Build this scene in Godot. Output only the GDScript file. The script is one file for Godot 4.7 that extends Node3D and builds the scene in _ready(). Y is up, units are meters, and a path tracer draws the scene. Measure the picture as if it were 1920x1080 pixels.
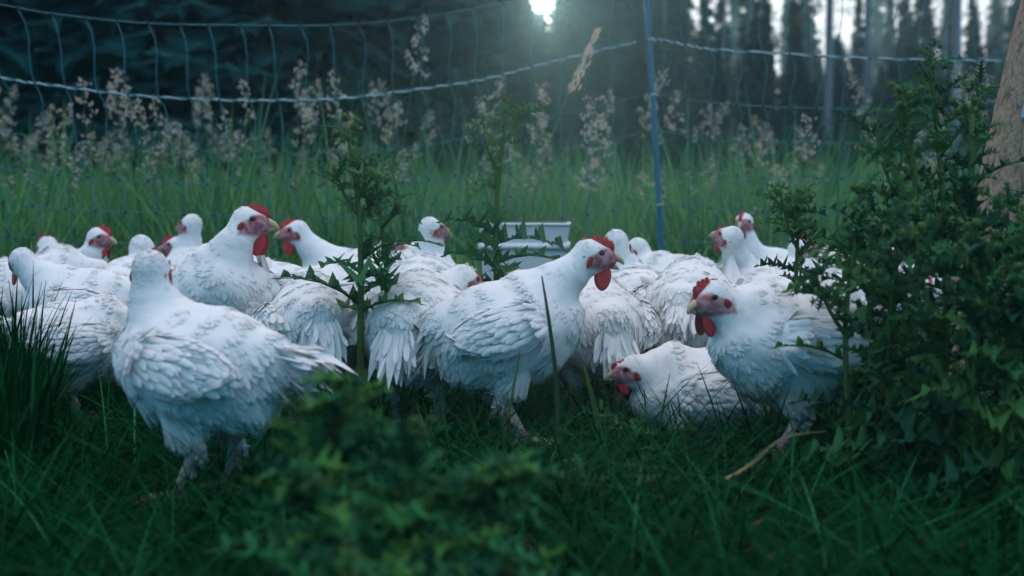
extends Node3D

var rng := RandomNumberGenerator.new()
var names := {}

# ---------------------------------------------------------------- bookkeeping

func rf(a: float, b: float) -> float:
	return rng.randf_range(a, b)

func numbered(called: String) -> String:
	if not names.has(called):
		names[called] = 0
		return called
	names[called] += 1
	return "%s_%03d" % [called, names[called]]

func tag(o: Node, label: String, category: String, group := "") -> void:
	o.set_meta("label", label)
	o.set_meta("category", category)
	if group != "":
		o.set_meta("group", group)

func thing(called: String, label: String, category: String, at := Vector3.ZERO, turn := 0.0, group := "") -> Node3D:
	var o := Node3D.new()
	o.name = numbered(called)
	add_child(o)
	o.position = at
	o.rotation.y = turn
	tag(o, label, category, group)
	return o

func part(called: String, m: Mesh, mat: Material, parent: Node) -> MeshInstance3D:
	var o := MeshInstance3D.new()
	o.name = called if parent != self else numbered(called)
	o.mesh = m
	if mat:
		o.material_override = mat
	parent.add_child(o, true)
	return o

func stuff(called: String, m: Mesh, mat: Material, places: Array, colors: Array, parent: Node) -> MultiMeshInstance3D:
	var mm := MultiMesh.new()
	mm.transform_format = MultiMesh.TRANSFORM_3D
	mm.use_colors = true
	mm.mesh = m
	mm.instance_count = places.size()
	for i in places.size():
		mm.set_instance_transform(i, places[i])
		mm.set_instance_color(i, colors[i])
	var o := MultiMeshInstance3D.new()
	o.name = called if parent != self else numbered(called)
	o.multimesh = mm
	o.material_override = mat
	o.set_meta("kind", "stuff")
	parent.add_child(o, true)
	return o

func mat(c: Color, rough := 0.8, back := 0.0, vc := true, spec := 0.5) -> StandardMaterial3D:
	var m := StandardMaterial3D.new()
	m.albedo_color = c.linear_to_srgb()
	m.roughness = rough
	m.metallic_specular = spec
	m.vertex_color_use_as_albedo = vc
	m.cull_mode = BaseMaterial3D.CULL_DISABLED
	if back > 0.0:
		m.backlight_enabled = true
		m.backlight = Color(back, back, back)
	return m

# ---------------------------------------------------------------- mesh helpers

func begin() -> SurfaceTool:
	var st := SurfaceTool.new()
	st.begin(Mesh.PRIMITIVE_TRIANGLES)
	return st

func finish(st: SurfaceTool, weld := true) -> ArrayMesh:
	if weld:
		st.index()
	st.generate_normals()
	return st.commit()

func quad(st: SurfaceTool, a: Vector3, b: Vector3, c: Vector3, d: Vector3, col: Color) -> void:
	st.set_color(col)
	st.add_vertex(a); st.add_vertex(b); st.add_vertex(c)
	st.add_vertex(a); st.add_vertex(c); st.add_vertex(d)

func tri(st: SurfaceTool, a: Vector3, b: Vector3, c: Vector3, col: Color) -> void:
	st.set_color(col)
	st.add_vertex(a); st.add_vertex(b); st.add_vertex(c)

# a tube through points; radii per point; closed at both ends
func tube(st: SurfaceTool, pts: PackedVector3Array, radii: PackedFloat32Array, sides: int, col: Color, cols := PackedColorArray()) -> void:
	var n := pts.size()
	var last: PackedVector3Array = []
	var a := Vector3.ZERO
	for i in n:
		var t := (pts[mini(i + 1, n - 1)] - pts[maxi(i - 1, 0)]).normalized()
		if i == 0:
			a = t.cross(Vector3.UP if absf(t.y) < 0.8 else Vector3.RIGHT).normalized()
		a = (a - t * a.dot(t)).normalized()
		var b := t.cross(a)
		var ring: PackedVector3Array = []
		for k in sides:
			var w := TAU * k / sides
			ring.append(pts[i] + (a * cos(w) + b * sin(w)) * radii[i])
		if i > 0:
			var c0 := cols[i - 1] if cols.size() else col
			var c1 := cols[i] if cols.size() else col
			for k in sides:
				var k2 := (k + 1) % sides
				st.set_color(c0); st.add_vertex(last[k])
				st.set_color(c1); st.add_vertex(ring[k])
				st.set_color(c1); st.add_vertex(ring[k2])
				st.set_color(c0); st.add_vertex(last[k])
				st.set_color(c1); st.add_vertex(ring[k2])
				st.set_color(c0); st.add_vertex(last[k2])
		last = ring
		if i == 0 or i == n - 1:
			var cc := cols[i] if cols.size() else col
			for k in sides:
				var k2 := (k + 1) % sides
				if i == 0:
					tri(st, pts[i], ring[k], ring[k2], cc)
				else:
					tri(st, pts[i], ring[k2], ring[k], cc)

# a blade: strip along points, widths per point, folded a little along its middle
func blade(st: SurfaceTool, pts: PackedVector3Array, widths: PackedFloat32Array, across: Vector3, fold: float, col: Color, tip: Color) -> void:
	var n := pts.size()
	var pl := Vector3.ZERO
	var pm := Vector3.ZERO
	var pr := Vector3.ZERO
	for i in n:
		var t := (pts[mini(i + 1, n - 1)] - pts[maxi(i - 1, 0)]).normalized()
		var s := (across - t * across.dot(t)).normalized()
		var up := t.cross(s)
		var l := pts[i] - s * widths[i] + up * fold * widths[i]
		var r := pts[i] + s * widths[i] + up * fold * widths[i]
		if i > 0:
			var c := col.lerp(tip, float(i) / (n - 1))
			quad(st, pl, l, pts[i], pm, c)
			quad(st, pm, pts[i], r, pr, c)
		pl = l; pm = pts[i]; pr = r

func ball(st: SurfaceTool, c: Vector3, r: Vector3, basis: Basis, nu: int, nv: int, col: Color) -> void:
	for j in nv:
		for i in nu:
			var q := []
			for e in [[0, 0], [0, 1], [1, 1], [1, 0]]:
				var th: float = PI * (j + e[1]) / nv
				var ph: float = TAU * (i + e[0]) / nu
				q.append(c + basis * (Vector3(sin(th) * cos(ph), cos(th), sin(th) * sin(ph)) * r))
			quad(st, q[0], q[3], q[2], q[1], col)

# a flat outline (in x, y) given thickness along z with a rounded rim: used for combs
func plate(st: SurfaceTool, outline: PackedVector2Array, thick: float, inset: float, xf: Transform3D, col: Color) -> void:
	var inner := Geometry2D.offset_polygon(outline, -inset, Geometry2D.JOIN_ROUND)
	var core: PackedVector2Array = inner[0] if inner.size() else outline
	var idx := Geometry2D.triangulate_polygon(core)
	for s in [-1.0, 1.0]:
		for k in range(0, idx.size(), 3):
			var p := []
			for e in 3:
				var v := core[idx[k + e]]
				p.append(xf * Vector3(v.x, v.y, s * thick))
			tri(st, p[0], p[1], p[2], col)
		# rim: from the core's edge to the outline's nearest point at half the thickness
		var m := core.size()
		for k in m:
			var a := core[k]
			var b := core[(k + 1) % m]
			var oa := near_on(outline, a)
			var ob := near_on(outline, b)
			quad(st, xf * Vector3(a.x, a.y, s * thick), xf * Vector3(b.x, b.y, s * thick), xf * Vector3(ob.x, ob.y, 0), xf * Vector3(oa.x, oa.y, 0), col)

func near_on(poly: PackedVector2Array, p: Vector2) -> Vector2:
	var best := poly[0]
	var bd := 1e9
	for i in poly.size():
		var q := Geometry2D.get_closest_point_to_segment(p, poly[i], poly[(i + 1) % poly.size()])
		var d := q.distance_squared_to(p)
		if d < bd:
			bd = d; best = q
	return best

# ---------------------------------------------------------------- hens: a field of tapered capsules, meshed as surface nets

var pa: PackedVector3Array = []
var pba: PackedVector3Array = []
var pinv: PackedFloat32Array = []
var pra: PackedFloat32Array = []
var prb: PackedFloat32Array = []
const SK := 0.032

func prim(a: Vector3, ra: float, b: Vector3, rb: float) -> void:
	pa.append(a); pba.append(b - a); pinv.append(1.0 / maxf((b - a).length_squared(), 1e-9)); pra.append(ra); prb.append(rb - ra)

func field(p: Vector3) -> float:
	var d := 1.0
	for i in pa.size():
		var q := p - pa[i]
		var ba := pba[i]
		var h := clampf(q.dot(ba) * pinv[i], 0.0, 1.0)
		var e := (q - ba * h).length() - pra[i] - prb[i] * h
		if e < d + SK:
			if e < d - SK:
				d = e
			else:
				var k := 0.5 + 0.5 * (d - e) / SK
				d = lerpf(d, e, clampf(k, 0.0, 1.0)) - SK * 0.5 * clampf(k, 0.0, 1.0) * (1.0 - clampf(k, 0.0, 1.0))
	return d

func slope(p: Vector3) -> Vector3:
	var e := 0.002
	var d := field(p)
	return Vector3(field(p + Vector3(e, 0, 0)) - d, field(p + Vector3(0, e, 0)) - d, field(p + Vector3(0, 0, e)) - d).normalized()

func onto(p: Vector3, off: float) -> Vector3:
	for i in 3:
		p -= slope(p) * (field(p) - off)
	return p

# surface nets on a grid; side > 0 keeps what lies past the plane (n, at), < 0 what lies before it
func nets(lo: Vector3, hi: Vector3, cell: float, plane_n: Vector3, plane_at: float, side: float, near: AABB, verts: PackedVector3Array, idx: PackedInt32Array) -> void:
	var bx := int(ceil((hi.x - lo.x) / cell / 4.0)); var by := int(ceil((hi.y - lo.y) / cell / 4.0)); var bz := int(ceil((hi.z - lo.z) / cell / 4.0))
	var nx := bx * 4; var ny := by * 4; var nz := bz * 4
	var val: PackedFloat32Array = []
	val.resize(nx * ny * nz)
	val.fill(1.0)
	var live: PackedInt32Array = []
	var reach := cell * 4.0 * 0.87 * 1.35 + cell
	for k in bz:
		for j in by:
			for i in bx:
				var c := lo + Vector3(i * 4 + 1.5, j * 4 + 1.5, k * 4 + 1.5) * cell
				if side > 0.0 and plane_n.dot(c) - plane_at < -cell * 6.0:
					continue
				var d := field(c)
				if absf(d) > reach:
					if d < 0:
						for c3 in 4:
							for b3 in 4:
								var at := (i * 4) + nx * ((j * 4 + b3) + ny * (k * 4 + c3))
								for a3 in 4:
									val[at + a3] = -1.0
					continue
				live.append(i + bx * (j + by * k))
				for c3 in 4:
					for b3 in 4:
						var at := (i * 4) + nx * ((j * 4 + b3) + ny * (k * 4 + c3))
						for a3 in 4:
							val[at + a3] = field(lo + Vector3(i * 4 + a3, j * 4 + b3, k * 4 + c3) * cell)
	var vid: PackedInt32Array = []
	vid.resize(nx * ny * nz)
	vid.fill(-1)
	var sxy := nx * ny
	var off := [0, 1, nx, nx + 1, sxy, sxy + 1, sxy + nx, sxy + nx + 1]
	var cor := [Vector3(0, 0, 0), Vector3(1, 0, 0), Vector3(0, 1, 0), Vector3(1, 1, 0), Vector3(0, 0, 1), Vector3(1, 0, 1), Vector3(0, 1, 1), Vector3(1, 1, 1)]
	var edges := [[0, 1], [2, 3], [4, 5], [6, 7], [0, 2], [1, 3], [4, 6], [5, 7], [0, 4], [1, 5], [2, 6], [3, 7]]
	for bl in live:
		var i0 := (bl % bx) * 4; var j0 := ((bl / bx) % by) * 4; var k0 := (bl / (bx * by)) * 4
		for k in range(maxi(k0 - 1, 0), mini(k0 + 4, nz - 1)):
			for j in range(maxi(j0 - 1, 0), mini(j0 + 4, ny - 1)):
				for i in range(maxi(i0 - 1, 0), mini(i0 + 4, nx - 1)):
					var at := i + nx * j + sxy * k
					if vid[at] >= 0:
						continue
					var neg := 0
					for e in 8:
						if val[at + off[e]] < 0.0:
							neg += 1
					if neg == 0 or neg == 8:
						continue
					var sum := Vector3.ZERO
					var cnt := 0
					for e in edges:
						var va: float = val[at + off[e[0]]]
						var vb: float = val[at + off[e[1]]]
						if (va < 0.0) != (vb < 0.0):
							sum += cor[e[0]].lerp(cor[e[1]], va / (va - vb))
							cnt += 1
					var p: Vector3 = lo + (Vector3(i, j, k) + sum / cnt) * cell
					if (plane_n.dot(p) - plane_at) * side < -cell * 0.5 and near.has_point(p):
						continue
					vid[at] = verts.size()
					verts.append(p)
	for bl in live:
		var i0 := (bl % bx) * 4; var j0 := ((bl / bx) % by) * 4; var k0 := (bl / (bx * by)) * 4
		for k in range(maxi(k0, 1), mini(k0 + 4, nz - 1)):
			for j in range(maxi(j0, 1), mini(j0 + 4, ny - 1)):
				for i in range(maxi(i0, 1), mini(i0 + 4, nx - 1)):
					var at := i + nx * j + sxy * k
					var ins := val[at] < 0.0
					for ax in 3:
						var step: int = [1, nx, sxy][ax]
						if ins == (val[at + step] < 0.0):
							continue
						var u: int = [nx, sxy, 1][ax]
						var v: int = [sxy, 1, nx][ax]
						var a := vid[at]; var b := vid[at - u]; var c := vid[at - u - v]; var d := vid[at - v]
						if a < 0 or b < 0 or c < 0 or d < 0:
							continue
						if ins:
							idx.append_array(PackedInt32Array([a, c, b, a, d, c]))
						else:
							idx.append_array(PackedInt32Array([a, b, c, a, c, d]))

var feather_mesh: ArrayMesh
var m_plume: StandardMaterial3D
var m_body: StandardMaterial3D
var m_red: StandardMaterial3D
var m_beak: StandardMaterial3D
var m_eye: StandardMaterial3D
var m_wing: StandardMaterial3D
var down := FastNoiseLite.new()

func make_feather() -> ArrayMesh:
	var ys := [0.0, 0.22, 0.5, 0.75, 0.92, 1.0]
	var ws := [0.14, 0.36, 0.45, 0.4, 0.24, 0.05]
	var zs := [0.0, 0.008, 0.012, 0.008, 0.0, -0.01]
	var v: PackedVector3Array = []
	var n: PackedVector3Array = []
	var c: PackedColorArray = []
	var ix: PackedInt32Array = []
	for i in 6:
		for s in [-1.0, 0.0, 1.0]:
			v.append(Vector3(s * ws[i], ys[i], zs[i] + (0.02 if s == 0.0 else 0.0)))
			n.append(Vector3(s * 0.18, 0.12 * (ys[i] - 0.5), 1.0).normalized())
			c.append(Color.WHITE)
		if i > 0:
			for s in 2:
				var a := (i - 1) * 3 + s
				ix.append_array(PackedInt32Array([a, a + 3, a + 1, a + 1, a + 3, a + 4]))
	var arr := []
	arr.resize(Mesh.ARRAY_MAX)
	arr[Mesh.ARRAY_VERTEX] = v; arr[Mesh.ARRAY_NORMAL] = n; arr[Mesh.ARRAY_COLOR] = c; arr[Mesh.ARRAY_INDEX] = ix
	var am := ArrayMesh.new()
	am.add_surface_from_arrays(Mesh.PRIMITIVE_TRIANGLES, arr)
	return am

func hen_materials() -> void:
	m_plume = mat(Color(0.91, 0.91, 0.91), 0.95, 0.7, true, 0.15)
	m_body = mat(Color(1, 1, 1), 0.9, 0.0, true, 0.25)
	m_wing = mat(Color(1, 1, 1), 0.9, 0.3, true, 0.15)
	m_red = mat(Color(0.56, 0.03, 0.035), 0.42, 0.4, true, 0.5)
	m_beak = mat(Color(0.52, 0.39, 0.24), 0.4, 0.0, true, 0.5)
	m_eye = mat(Color(0.012, 0.008, 0.006), 0.12, 0.0, true, 0.6)
	var hn := NoiseTexture2D.new()
	hn.width = 512; hn.height = 512; hn.seamless = true; hn.as_normal_map = true; hn.bump_strength = 5.0
	var fn := FastNoiseLite.new()
	fn.seed = 4; fn.frequency = 0.035; fn.fractal_octaves = 4
	hn.noise = fn
	for m in [m_body, m_wing]:
		m.normal_enabled = true
		m.normal_texture = hn
		m.normal_scale = 0.35
		m.uv1_triplanar = true
		m.uv1_scale = Vector3(9, 9, 9)
	var rn := NoiseTexture2D.new()
	rn.width = 256; rn.height = 256; rn.seamless = true; rn.as_normal_map = true; rn.bump_strength = 8.0
	var fr := FastNoiseLite.new()
	fr.seed = 9; fr.frequency = 0.08
	rn.noise = fr
	m_red.normal_enabled = true
	m_red.normal_texture = rn
	m_red.uv1_triplanar = true
	m_red.uv1_scale = Vector3(22, 22, 22)
	down.seed = 11; down.frequency = 14.0; down.fractal_octaves = 3
	feather_mesh = make_feather()

# h: at (x, z), yaw and size; pose: body height, pitch, head place (forward, height, side), head yaw and pitch in degrees,
# tail pitch; comb size; wattle size; lying; dirt; cell sizes
func make_hen(called: String, label: String, h: Dictionary) -> Node3D:
	rng.seed = 1000 + int(h.get("seed", 1)) * 77
	var sz: float = h.get("size", 1.0) * rf(0.96, 1.05)
	var t := thing(called, label, "chicken", Vector3(h.x, h.get("y", 0.0), h.z), deg_to_rad(h.yaw), "white chickens of the flock")
	t.scale = Vector3(sz, sz, sz)
	var lying: bool = h.get("lying", false)
	var hb: float = h.get("hb", 0.115 if lying else 0.232)
	var bp := deg_to_rad(h.get("pitch", 8.0))
	var fat: float = h.get("fat", 1.0) * rf(0.95, 1.04)
	var C := Vector3(0, hb, 0)
	var R := Basis(Vector3(0, 0, 1), bp)
	var B := func(x: float, y: float, z: float) -> Vector3: return C + R * Vector3(x, y, z)
	var cell: float = h.get("cell", 0.011)
	var hcell: float = h.get("hcell", 0.0042)
	var hd: Array = h.get("head", [0.15, 0.39, 0.0])
	var H := Vector3(hd[0], hd[1], hd[2])
	var HB := Basis(Vector3(0, 1, 0), deg_to_rad(h.get("hyaw", 0.0))) * Basis(Vector3(0, 0, 1), deg_to_rad(h.get("hpitch", -8.0)))
	var f := HB.x
	var u := HB.y
	var s := HB.z
	pa.clear(); pba.clear(); pinv.clear(); pra.clear(); prb.clear()
	# torso
	prim(B.call(-0.055, 0.0, 0.0), 0.108 * fat, B.call(0.03, 0.0, 0.0), 0.108 * fat)
	prim(B.call(0.03, -0.02, 0.0), 0.095 * fat, B.call(0.075, 0.0, 0.0), 0.078)
	prim(B.call(-0.06, 0.012, 0.0), 0.095 * fat, B.call(-0.125, 0.03, 0.0), 0.055)
	prim(B.call(-0.055, -0.042, 0.02), 0.068 * fat, B.call(-0.105, -0.03, 0.0), 0.055)
	prim(B.call(-0.02, 0.0, 0.05), 0.078 * fat, B.call(0.03, 0.0, 0.045), 0.07 * fat)
	prim(B.call(-0.02, 0.0, -0.05), 0.078 * fat, B.call(0.03, 0.0, -0.045), 0.07 * fat)
	var td := deg_to_rad(h.get("tail", -8.0))
	var TB: Vector3 = B.call(-0.135, 0.035, 0.0)
	var tdir := Vector3(-cos(td), sin(td), 0)
	prim(TB, 0.05, TB + tdir * 0.05, 0.022)
	# neck
	var N0: Vector3 = B.call(0.065, 0.045, 0.0)
	var back := H - f * 0.008 - u * 0.012
	var N1: Vector3 = N0 + Vector3(h.get("bend", 0.045), (back.y - N0.y) * 0.42, (back.z - N0.z) * 0.3)
	var nk: PackedVector3Array = []
	var nr := [0.076, 0.058, 0.044, 0.037, 0.032, 0.029]
	for i in 6:
		var q := i / 5.0
		nk.append(N0 * (1 - q) * (1 - q) + N1 * 2 * q * (1 - q) + back * q * q)
	for i in 5:
		prim(nk[i], nr[i] * lerpf(1.0, h.get("neck", 1.0), q_(i)), nk[i + 1], nr[i + 1] * lerpf(1.0, h.get("neck", 1.0), q_(i)))
	# head
	var hs: float = h.get("hs", 1.2)
	prim(H - f * 0.006 * hs, 0.0265 * hs, H + (f * 0.018 - u * 0.004) * hs, 0.0205 * hs)
	prim(H + (f * 0.01 - u * 0.012) * hs, 0.018 * hs, H + (f * 0.03 - u * 0.008) * hs, 0.010 * hs)
	# thighs
	var legs := []
	for sd in [-1.0, 1.0]:
		var st_: Array = h.get("step", [0.0, 0.0])
		var dx: float = st_[0] if sd < 0 else st_[1]
		var hip: Vector3 = B.call(-0.02, -0.045, 0.058 * sd)
		if lying:
			prim(hip, 0.062, hip + Vector3(0.05, -0.02, 0.01 * sd), 0.045)
			continue
		var hock := Vector3(-0.035 + dx * 0.5, 0.098, 0.052 * sd)
		prim(hip, 0.058, hock.lerp(hip, 0.42) + Vector3(0.012, 0, 0), 0.034)
		prim(hock.lerp(hip, 0.42) + Vector3(0.012, 0, 0), 0.032, hock + Vector3(0, 0.006, 0), 0.0135)
		legs.append([hock, Vector3(-0.005 + dx, 0.014, 0.05 * sd), sd])
	# surface: body and head on grids of their own, joined at a plane through the neck
	var pn := (nk[4] - nk[2]).normalized()
	var pat := pn.dot(nk[3])
	var verts: PackedVector3Array = []
	var idx: PackedInt32Array = []
	var lo := Vector3(-0.26, hb - 0.2, -0.17).min(Vector3(0, 0, H.z - 0.06)); var hi := Vector3(0.22, hb + 0.17, 0.17)
	hi = hi.max(nk[3] + Vector3(0.07, 0.07, 0.07)); lo = lo.min(nk[3] - Vector3(0.07, 0.07, 0.07))
	lo = lo.min(TB + tdir * 0.05 - Vector3(0.04, 0.04, 0.04)); hi = hi.max(TB + tdir * 0.05 + Vector3(0.04, 0.04, 0.04))
	lo.y = maxf(lo.y, -0.02)
	var hlo := (H - Vector3(0.068, 0.068, 0.068)).min(nk[3] - Vector3(0.052, 0.052, 0.052)); var hhi := (H + Vector3(0.068, 0.056, 0.068)).max(nk[3] + Vector3(0.052, 0.052, 0.052))
	var hbox := AABB(hlo + Vector3.ONE * cell, hhi - hlo - Vector3.ONE * cell * 2.0)
	nets(lo, hi, cell, pn, pat + cell * 0.3, -1.0, hbox, verts, idx)
	var nbody := verts.size()
	nets(hlo, hhi, hcell, pn, pat - cell * 0.6, 1.0, AABB(hlo, hhi - hlo), verts, idx)
	var dirt: float = h.get("dirt", rf(0.0, 0.1) if rng.randf() < 0.75 else rf(0.25, 0.5))
	var cols: PackedColorArray = []
	var skin := Color(0.34, 0.10, 0.12)
	var white := Color(0.84, 0.83, 0.82)
	for i in verts.size():
		var p := verts[i]
		var c := white
		var rel := (p - H) / hs
		var fx := rel.dot(f); var uy := rel.dot(u); var sz_ := absf(rel.dot(s))
		var face := smoothstep(-0.003, 0.005, fx + 0.011 * smoothstep(0.0, -0.01, uy) - maxf(uy, 0.0) * 0.9 + down.get_noise_3dv(p * 5.0) * 0.008) * smoothstep(0.0155, 0.009, uy) * smoothstep(-0.031, -0.021, uy)
		if rel.length() < 0.06 and face > 0.0:
			c = c.lerp(skin.lerp(Color(0.48, 0.30, 0.31), clampf(down.get_noise_3dv(p * 5.0 + Vector3(h.x, 0, h.z)) * 1.6 + 0.42, 0.0, 1.0)), face)
		else:
			var n := down.get_noise_3dv(p * 1.2 + Vector3(h.x * 3.0, 0, h.z * 3.0))
			var low := smoothstep(hb - 0.02, hb - 0.13, p.y) * dirt * 1.6 + smoothstep(0.2, 0.5, n) * dirt * 0.35
			c = c.lerp(Color(0.3, 0.22, 0.15), clampf(low * (0.7 + n), 0.0, 0.75))
			if i < nbody:
				verts[i] += (p - C).normalized() * n * 0.005
		cols.append(c)
	var vv := verts
	var nrm: PackedVector3Array = []
	nrm.resize(verts.size())
	for k in range(0, idx.size(), 3):
		var a := idx[k]; var b := idx[k + 1]; var c := idx[k + 2]
		var fn := (verts[c] - verts[a]).cross(verts[b] - verts[a])
		nrm[a] += fn; nrm[b] += fn; nrm[c] += fn
	for i in nrm.size():
		nrm[i] = nrm[i].normalized()
	var arrays := []
	arrays.resize(Mesh.ARRAY_MAX)
	arrays[Mesh.ARRAY_COLOR] = cols; arrays[Mesh.ARRAY_INDEX] = idx
	# shanks and toes, in the body's own mesh
	var shank := Color(0.56, 0.43, 0.38)
	var sl := begin()
	for l in legs:
		var foot: Vector3 = l[1]
		var hock: Vector3 = l[0]
		tube(sl, PackedVector3Array([hock + Vector3(0.004, 0.02, 0), hock, hock.lerp(foot, 0.3), hock.lerp(foot, 0.75), foot]), PackedFloat32Array([0.014, 0.0125, 0.0092, 0.0088, 0.011]), 8, shank)
		for toe in [[28.0, 0.062], [-2.0, 0.072], [-30.0, 0.06], [172.0, 0.034]]:
			var w := deg_to_rad(toe[0])
			var dv := Vector3(cos(w), 0, sin(w))
			var L: float = toe[1]
			tube(sl, PackedVector3Array([foot, foot + dv * L * 0.35 + Vector3(0, 0.002, 0), foot + dv * L * 0.75 + Vector3(0, -0.004, 0), foot + dv * L + Vector3(0, -0.008, 0), foot + dv * (L + 0.014) + Vector3(0, -0.014, 0)]), PackedFloat32Array([0.0075, 0.0058, 0.0052, 0.0042, 0.0008]), 6, shank)
	if legs.size():
		sl.index()
		sl.generate_normals()
		var la := sl.commit_to_arrays()
		var base := vv.size()
		vv.append_array(la[Mesh.ARRAY_VERTEX])
		nrm.append_array(la[Mesh.ARRAY_NORMAL])
		var cc: PackedColorArray = arrays[Mesh.ARRAY_COLOR]
		cc.append_array(la[Mesh.ARRAY_COLOR])
		var ii: PackedInt32Array = arrays[Mesh.ARRAY_INDEX]
		for k in la[Mesh.ARRAY_INDEX]:
			ii.append(base + k)
		arrays[Mesh.ARRAY_COLOR] = cc; arrays[Mesh.ARRAY_INDEX] = ii
	var body_count := cols.size()
	arrays[Mesh.ARRAY_VERTEX] = vv; arrays[Mesh.ARRAY_NORMAL] = nrm
	var am := ArrayMesh.new()
	am.add_surface_from_arrays(Mesh.PRIMITIVE_TRIANGLES, arrays)
	part("body", am, m_body, t)
	# wings
	var spots := []   # [place, normal, flow, length, width, tilt, colour]
	var droop: float = h.get("droop", 0.0)
	for sd in [-1.0, 1.0]:
		wing(t, sd, B, R, droop, spots, h, white)
	# tail
	tail(t, TB, tdir, h, white, spots)
	# plumage: small feathers laid over the skin of the body
	var want: float = h.get("feathers", 1500) * 3.0
	var keep := minf(1.0, want / maxf(1.0, nbody))
	var headkeep := minf(1.0, keep * pow(hcell / cell, 2.0) * 2.6)
	var rear: Vector3 = R * Vector3(-1, 0, 0)
	for i in body_count:
		if rng.randf() > (keep if i < nbody else headkeep):
			continue
		var p := vv[i]
		var n := nrm[i]
		var rel := (p - H) / hs
		if (rel.length() < 0.055 and rel.dot(f) - maxf(rel.dot(u), 0.0) * 0.9 > -0.006) or rel.length() < 0.024:
			continue
		var flow := rear
		var L := 0.020
		var tilt := rf(0.0, 0.03)
		var wide := 0.5
		# on the neck feathers run down from the head
		var best := 9.0
		var bi := 0
		for k in 6:
			var dd := p.distance_squared_to(nk[k])
			if dd < best:
				best = dd; bi = k
		if rel.length() < 0.062:
			flow = nk[4] - nk[5] - f * 0.3
			L = 0.0125
			tilt = 0.0
		elif sqrt(best) < nr[bi] * 1.25 and bi > 0:
			flow = nk[bi - 1] - nk[mini(bi + 1, 5)]
			L = lerpf(0.022, 0.011, bi / 5.0)
			tilt = rf(0.0, 0.03)
		else:
			var q := p - C
			var lowness := smoothstep(0.0, -0.1, q.y)
			var aft := smoothstep(-0.03, -0.16, q.x)
			flow = rear + Vector3(0, -0.45 - 0.9 * lowness - 0.4 * aft, 0)
			var fluff := maxf(lowness * 0.8, aft * smoothstep(0.06, -0.02, q.y))
			L = lerpf(0.020, 0.034, fluff)
			wide = lerpf(0.5, 0.34, fluff)
			tilt = rf(0.0, 0.04) + fluff * rf(-0.02, 0.07)
		var g := rf(0.95, 1.0)
		var c: Color = cols[i] / 0.86
		c = Color(minf(c.r, 1.0) * g, minf(c.g, 1.0) * g, minf(c.b, 1.0) * g * 0.99)
		if rng.randf() < dirt * 0.05:
			c = c.lerp(Color(0.45, 0.38, 0.3), rf(0.1, 0.6))
		spots.append([p - n * 0.0019, n, flow, L * rf(0.8, 1.25), wide, tilt, c])
	var places := []
	var tints := []
	for sp in spots:
		var n: Vector3 = (sp[1] as Vector3).normalized()
		var fl: Vector3 = sp[2]
		fl = (fl - n * fl.dot(n))
		if fl.length() < 1e-4 or n.length() < 0.5:
			continue
		fl = fl.normalized().rotated(n, rf(-0.16, 0.16))
		var y := (fl * cos(sp[5]) + n * sin(sp[5])).normalized()
		var x := y.cross(n).normalized()
		var z := x.cross(y)
		places.append(Transform3D(Basis(x * sp[3] * sp[4], y * sp[3], z * sp[3]), sp[0]))
		tints.append(sp[6])
	stuff("plumage", feather_mesh, m_plume, places, tints, t)
	# head parts
	var cs: float = h.get("comb", 1.0)
	if cs > 0.05:
		var o: PackedVector2Array = [Vector2(0.036, 0.004), Vector2(0.036, 0.013)]
		var pk := [[0.030, 0.013, 0.7], [0.021, 0.019, 0.95], [0.011, 0.0215, 1.0], [0.001, 0.020, 1.0], [-0.010, 0.015, 0.9]]
		for k in 5:
			var a: Array = pk[k]
			o.append(Vector2(a[0] + 0.0045, 0.013 + a[1] * rf(0.5, 0.62) * cs))
			o.append(Vector2(a[0] + 0.0008, 0.013 + a[1] * rf(0.88, 1.05) * cs))
			o.append(Vector2(a[0] - 0.0028, 0.013 + a[1] * rf(0.85, 1.0) * cs))
		o.append(Vector2(-0.022, 0.022 + 0.004 * cs)); o.append(Vector2(-0.018, 0.012)); o.append(Vector2(0.006, 0.014))
		o.reverse()
		var cst := begin()
		var lean := Basis(f, rf(-0.12, 0.12))
		plate(cst, o, 0.0036, 0.0018, Transform3D((lean * HB).scaled_local(Vector3(hs, hs, hs)), H), Color.WHITE)
		part("comb", finish(cst), m_red, t)
	var ws: float = h.get("wattle", 1.0)
	for sd in [-1.0, 1.0]:
		if ws > 0.05:
			var wst := begin()
			var cpos: Vector3 = H + (f * 0.021 + s * sd * 0.0085 - u * (0.019 + 0.016 * ws)) * hs
			ball(wst, cpos, Vector3(0.0128 * (0.6 + 0.4 * ws), 0.0205 * ws, 0.0046) * hs, HB * Basis(Vector3(1, 0, 0), -0.16 * sd) * Basis(Vector3(0, 0, 1), rf(-0.15, 0.15)), 14, 9, Color.WHITE)
			part("wattle", finish(wst), m_red, t)
		var eye_at := onto(H + (f * 0.0135 + s * sd * 0.024 + u * 0.0045) * hs, -0.0005)
		var en := slope(eye_at)
		var eb := Basis(en.cross(u).normalized(), u, en).orthonormalized()
		var est := begin()
		ball(est, eye_at, Vector3(0.0054, 0.0050, 0.0034), eb, 10, 8, Color.WHITE)
		part("eye", finish(est), m_eye, t)
		var rst := begin()
		var rp: PackedVector3Array = []
		for k in 13:
			var w := TAU * k / 12.0
			rp.append(eye_at + en * 0.0009 + eb * Vector3(cos(w) * 0.0062, sin(w) * 0.0055, 0))
		var rw: PackedFloat32Array = []
		rw.resize(13); rw.fill(0.0014)
		tube(rst, rp, rw, 5, Color(0.22, 0.09, 0.09))
		part("eyelid", finish(rst), m_body, t)
		var lobe_at := onto(H + (f * -0.006 + s * sd * 0.03 - u * 0.0135) * hs, 0.0002)
		var lst := begin()
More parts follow.
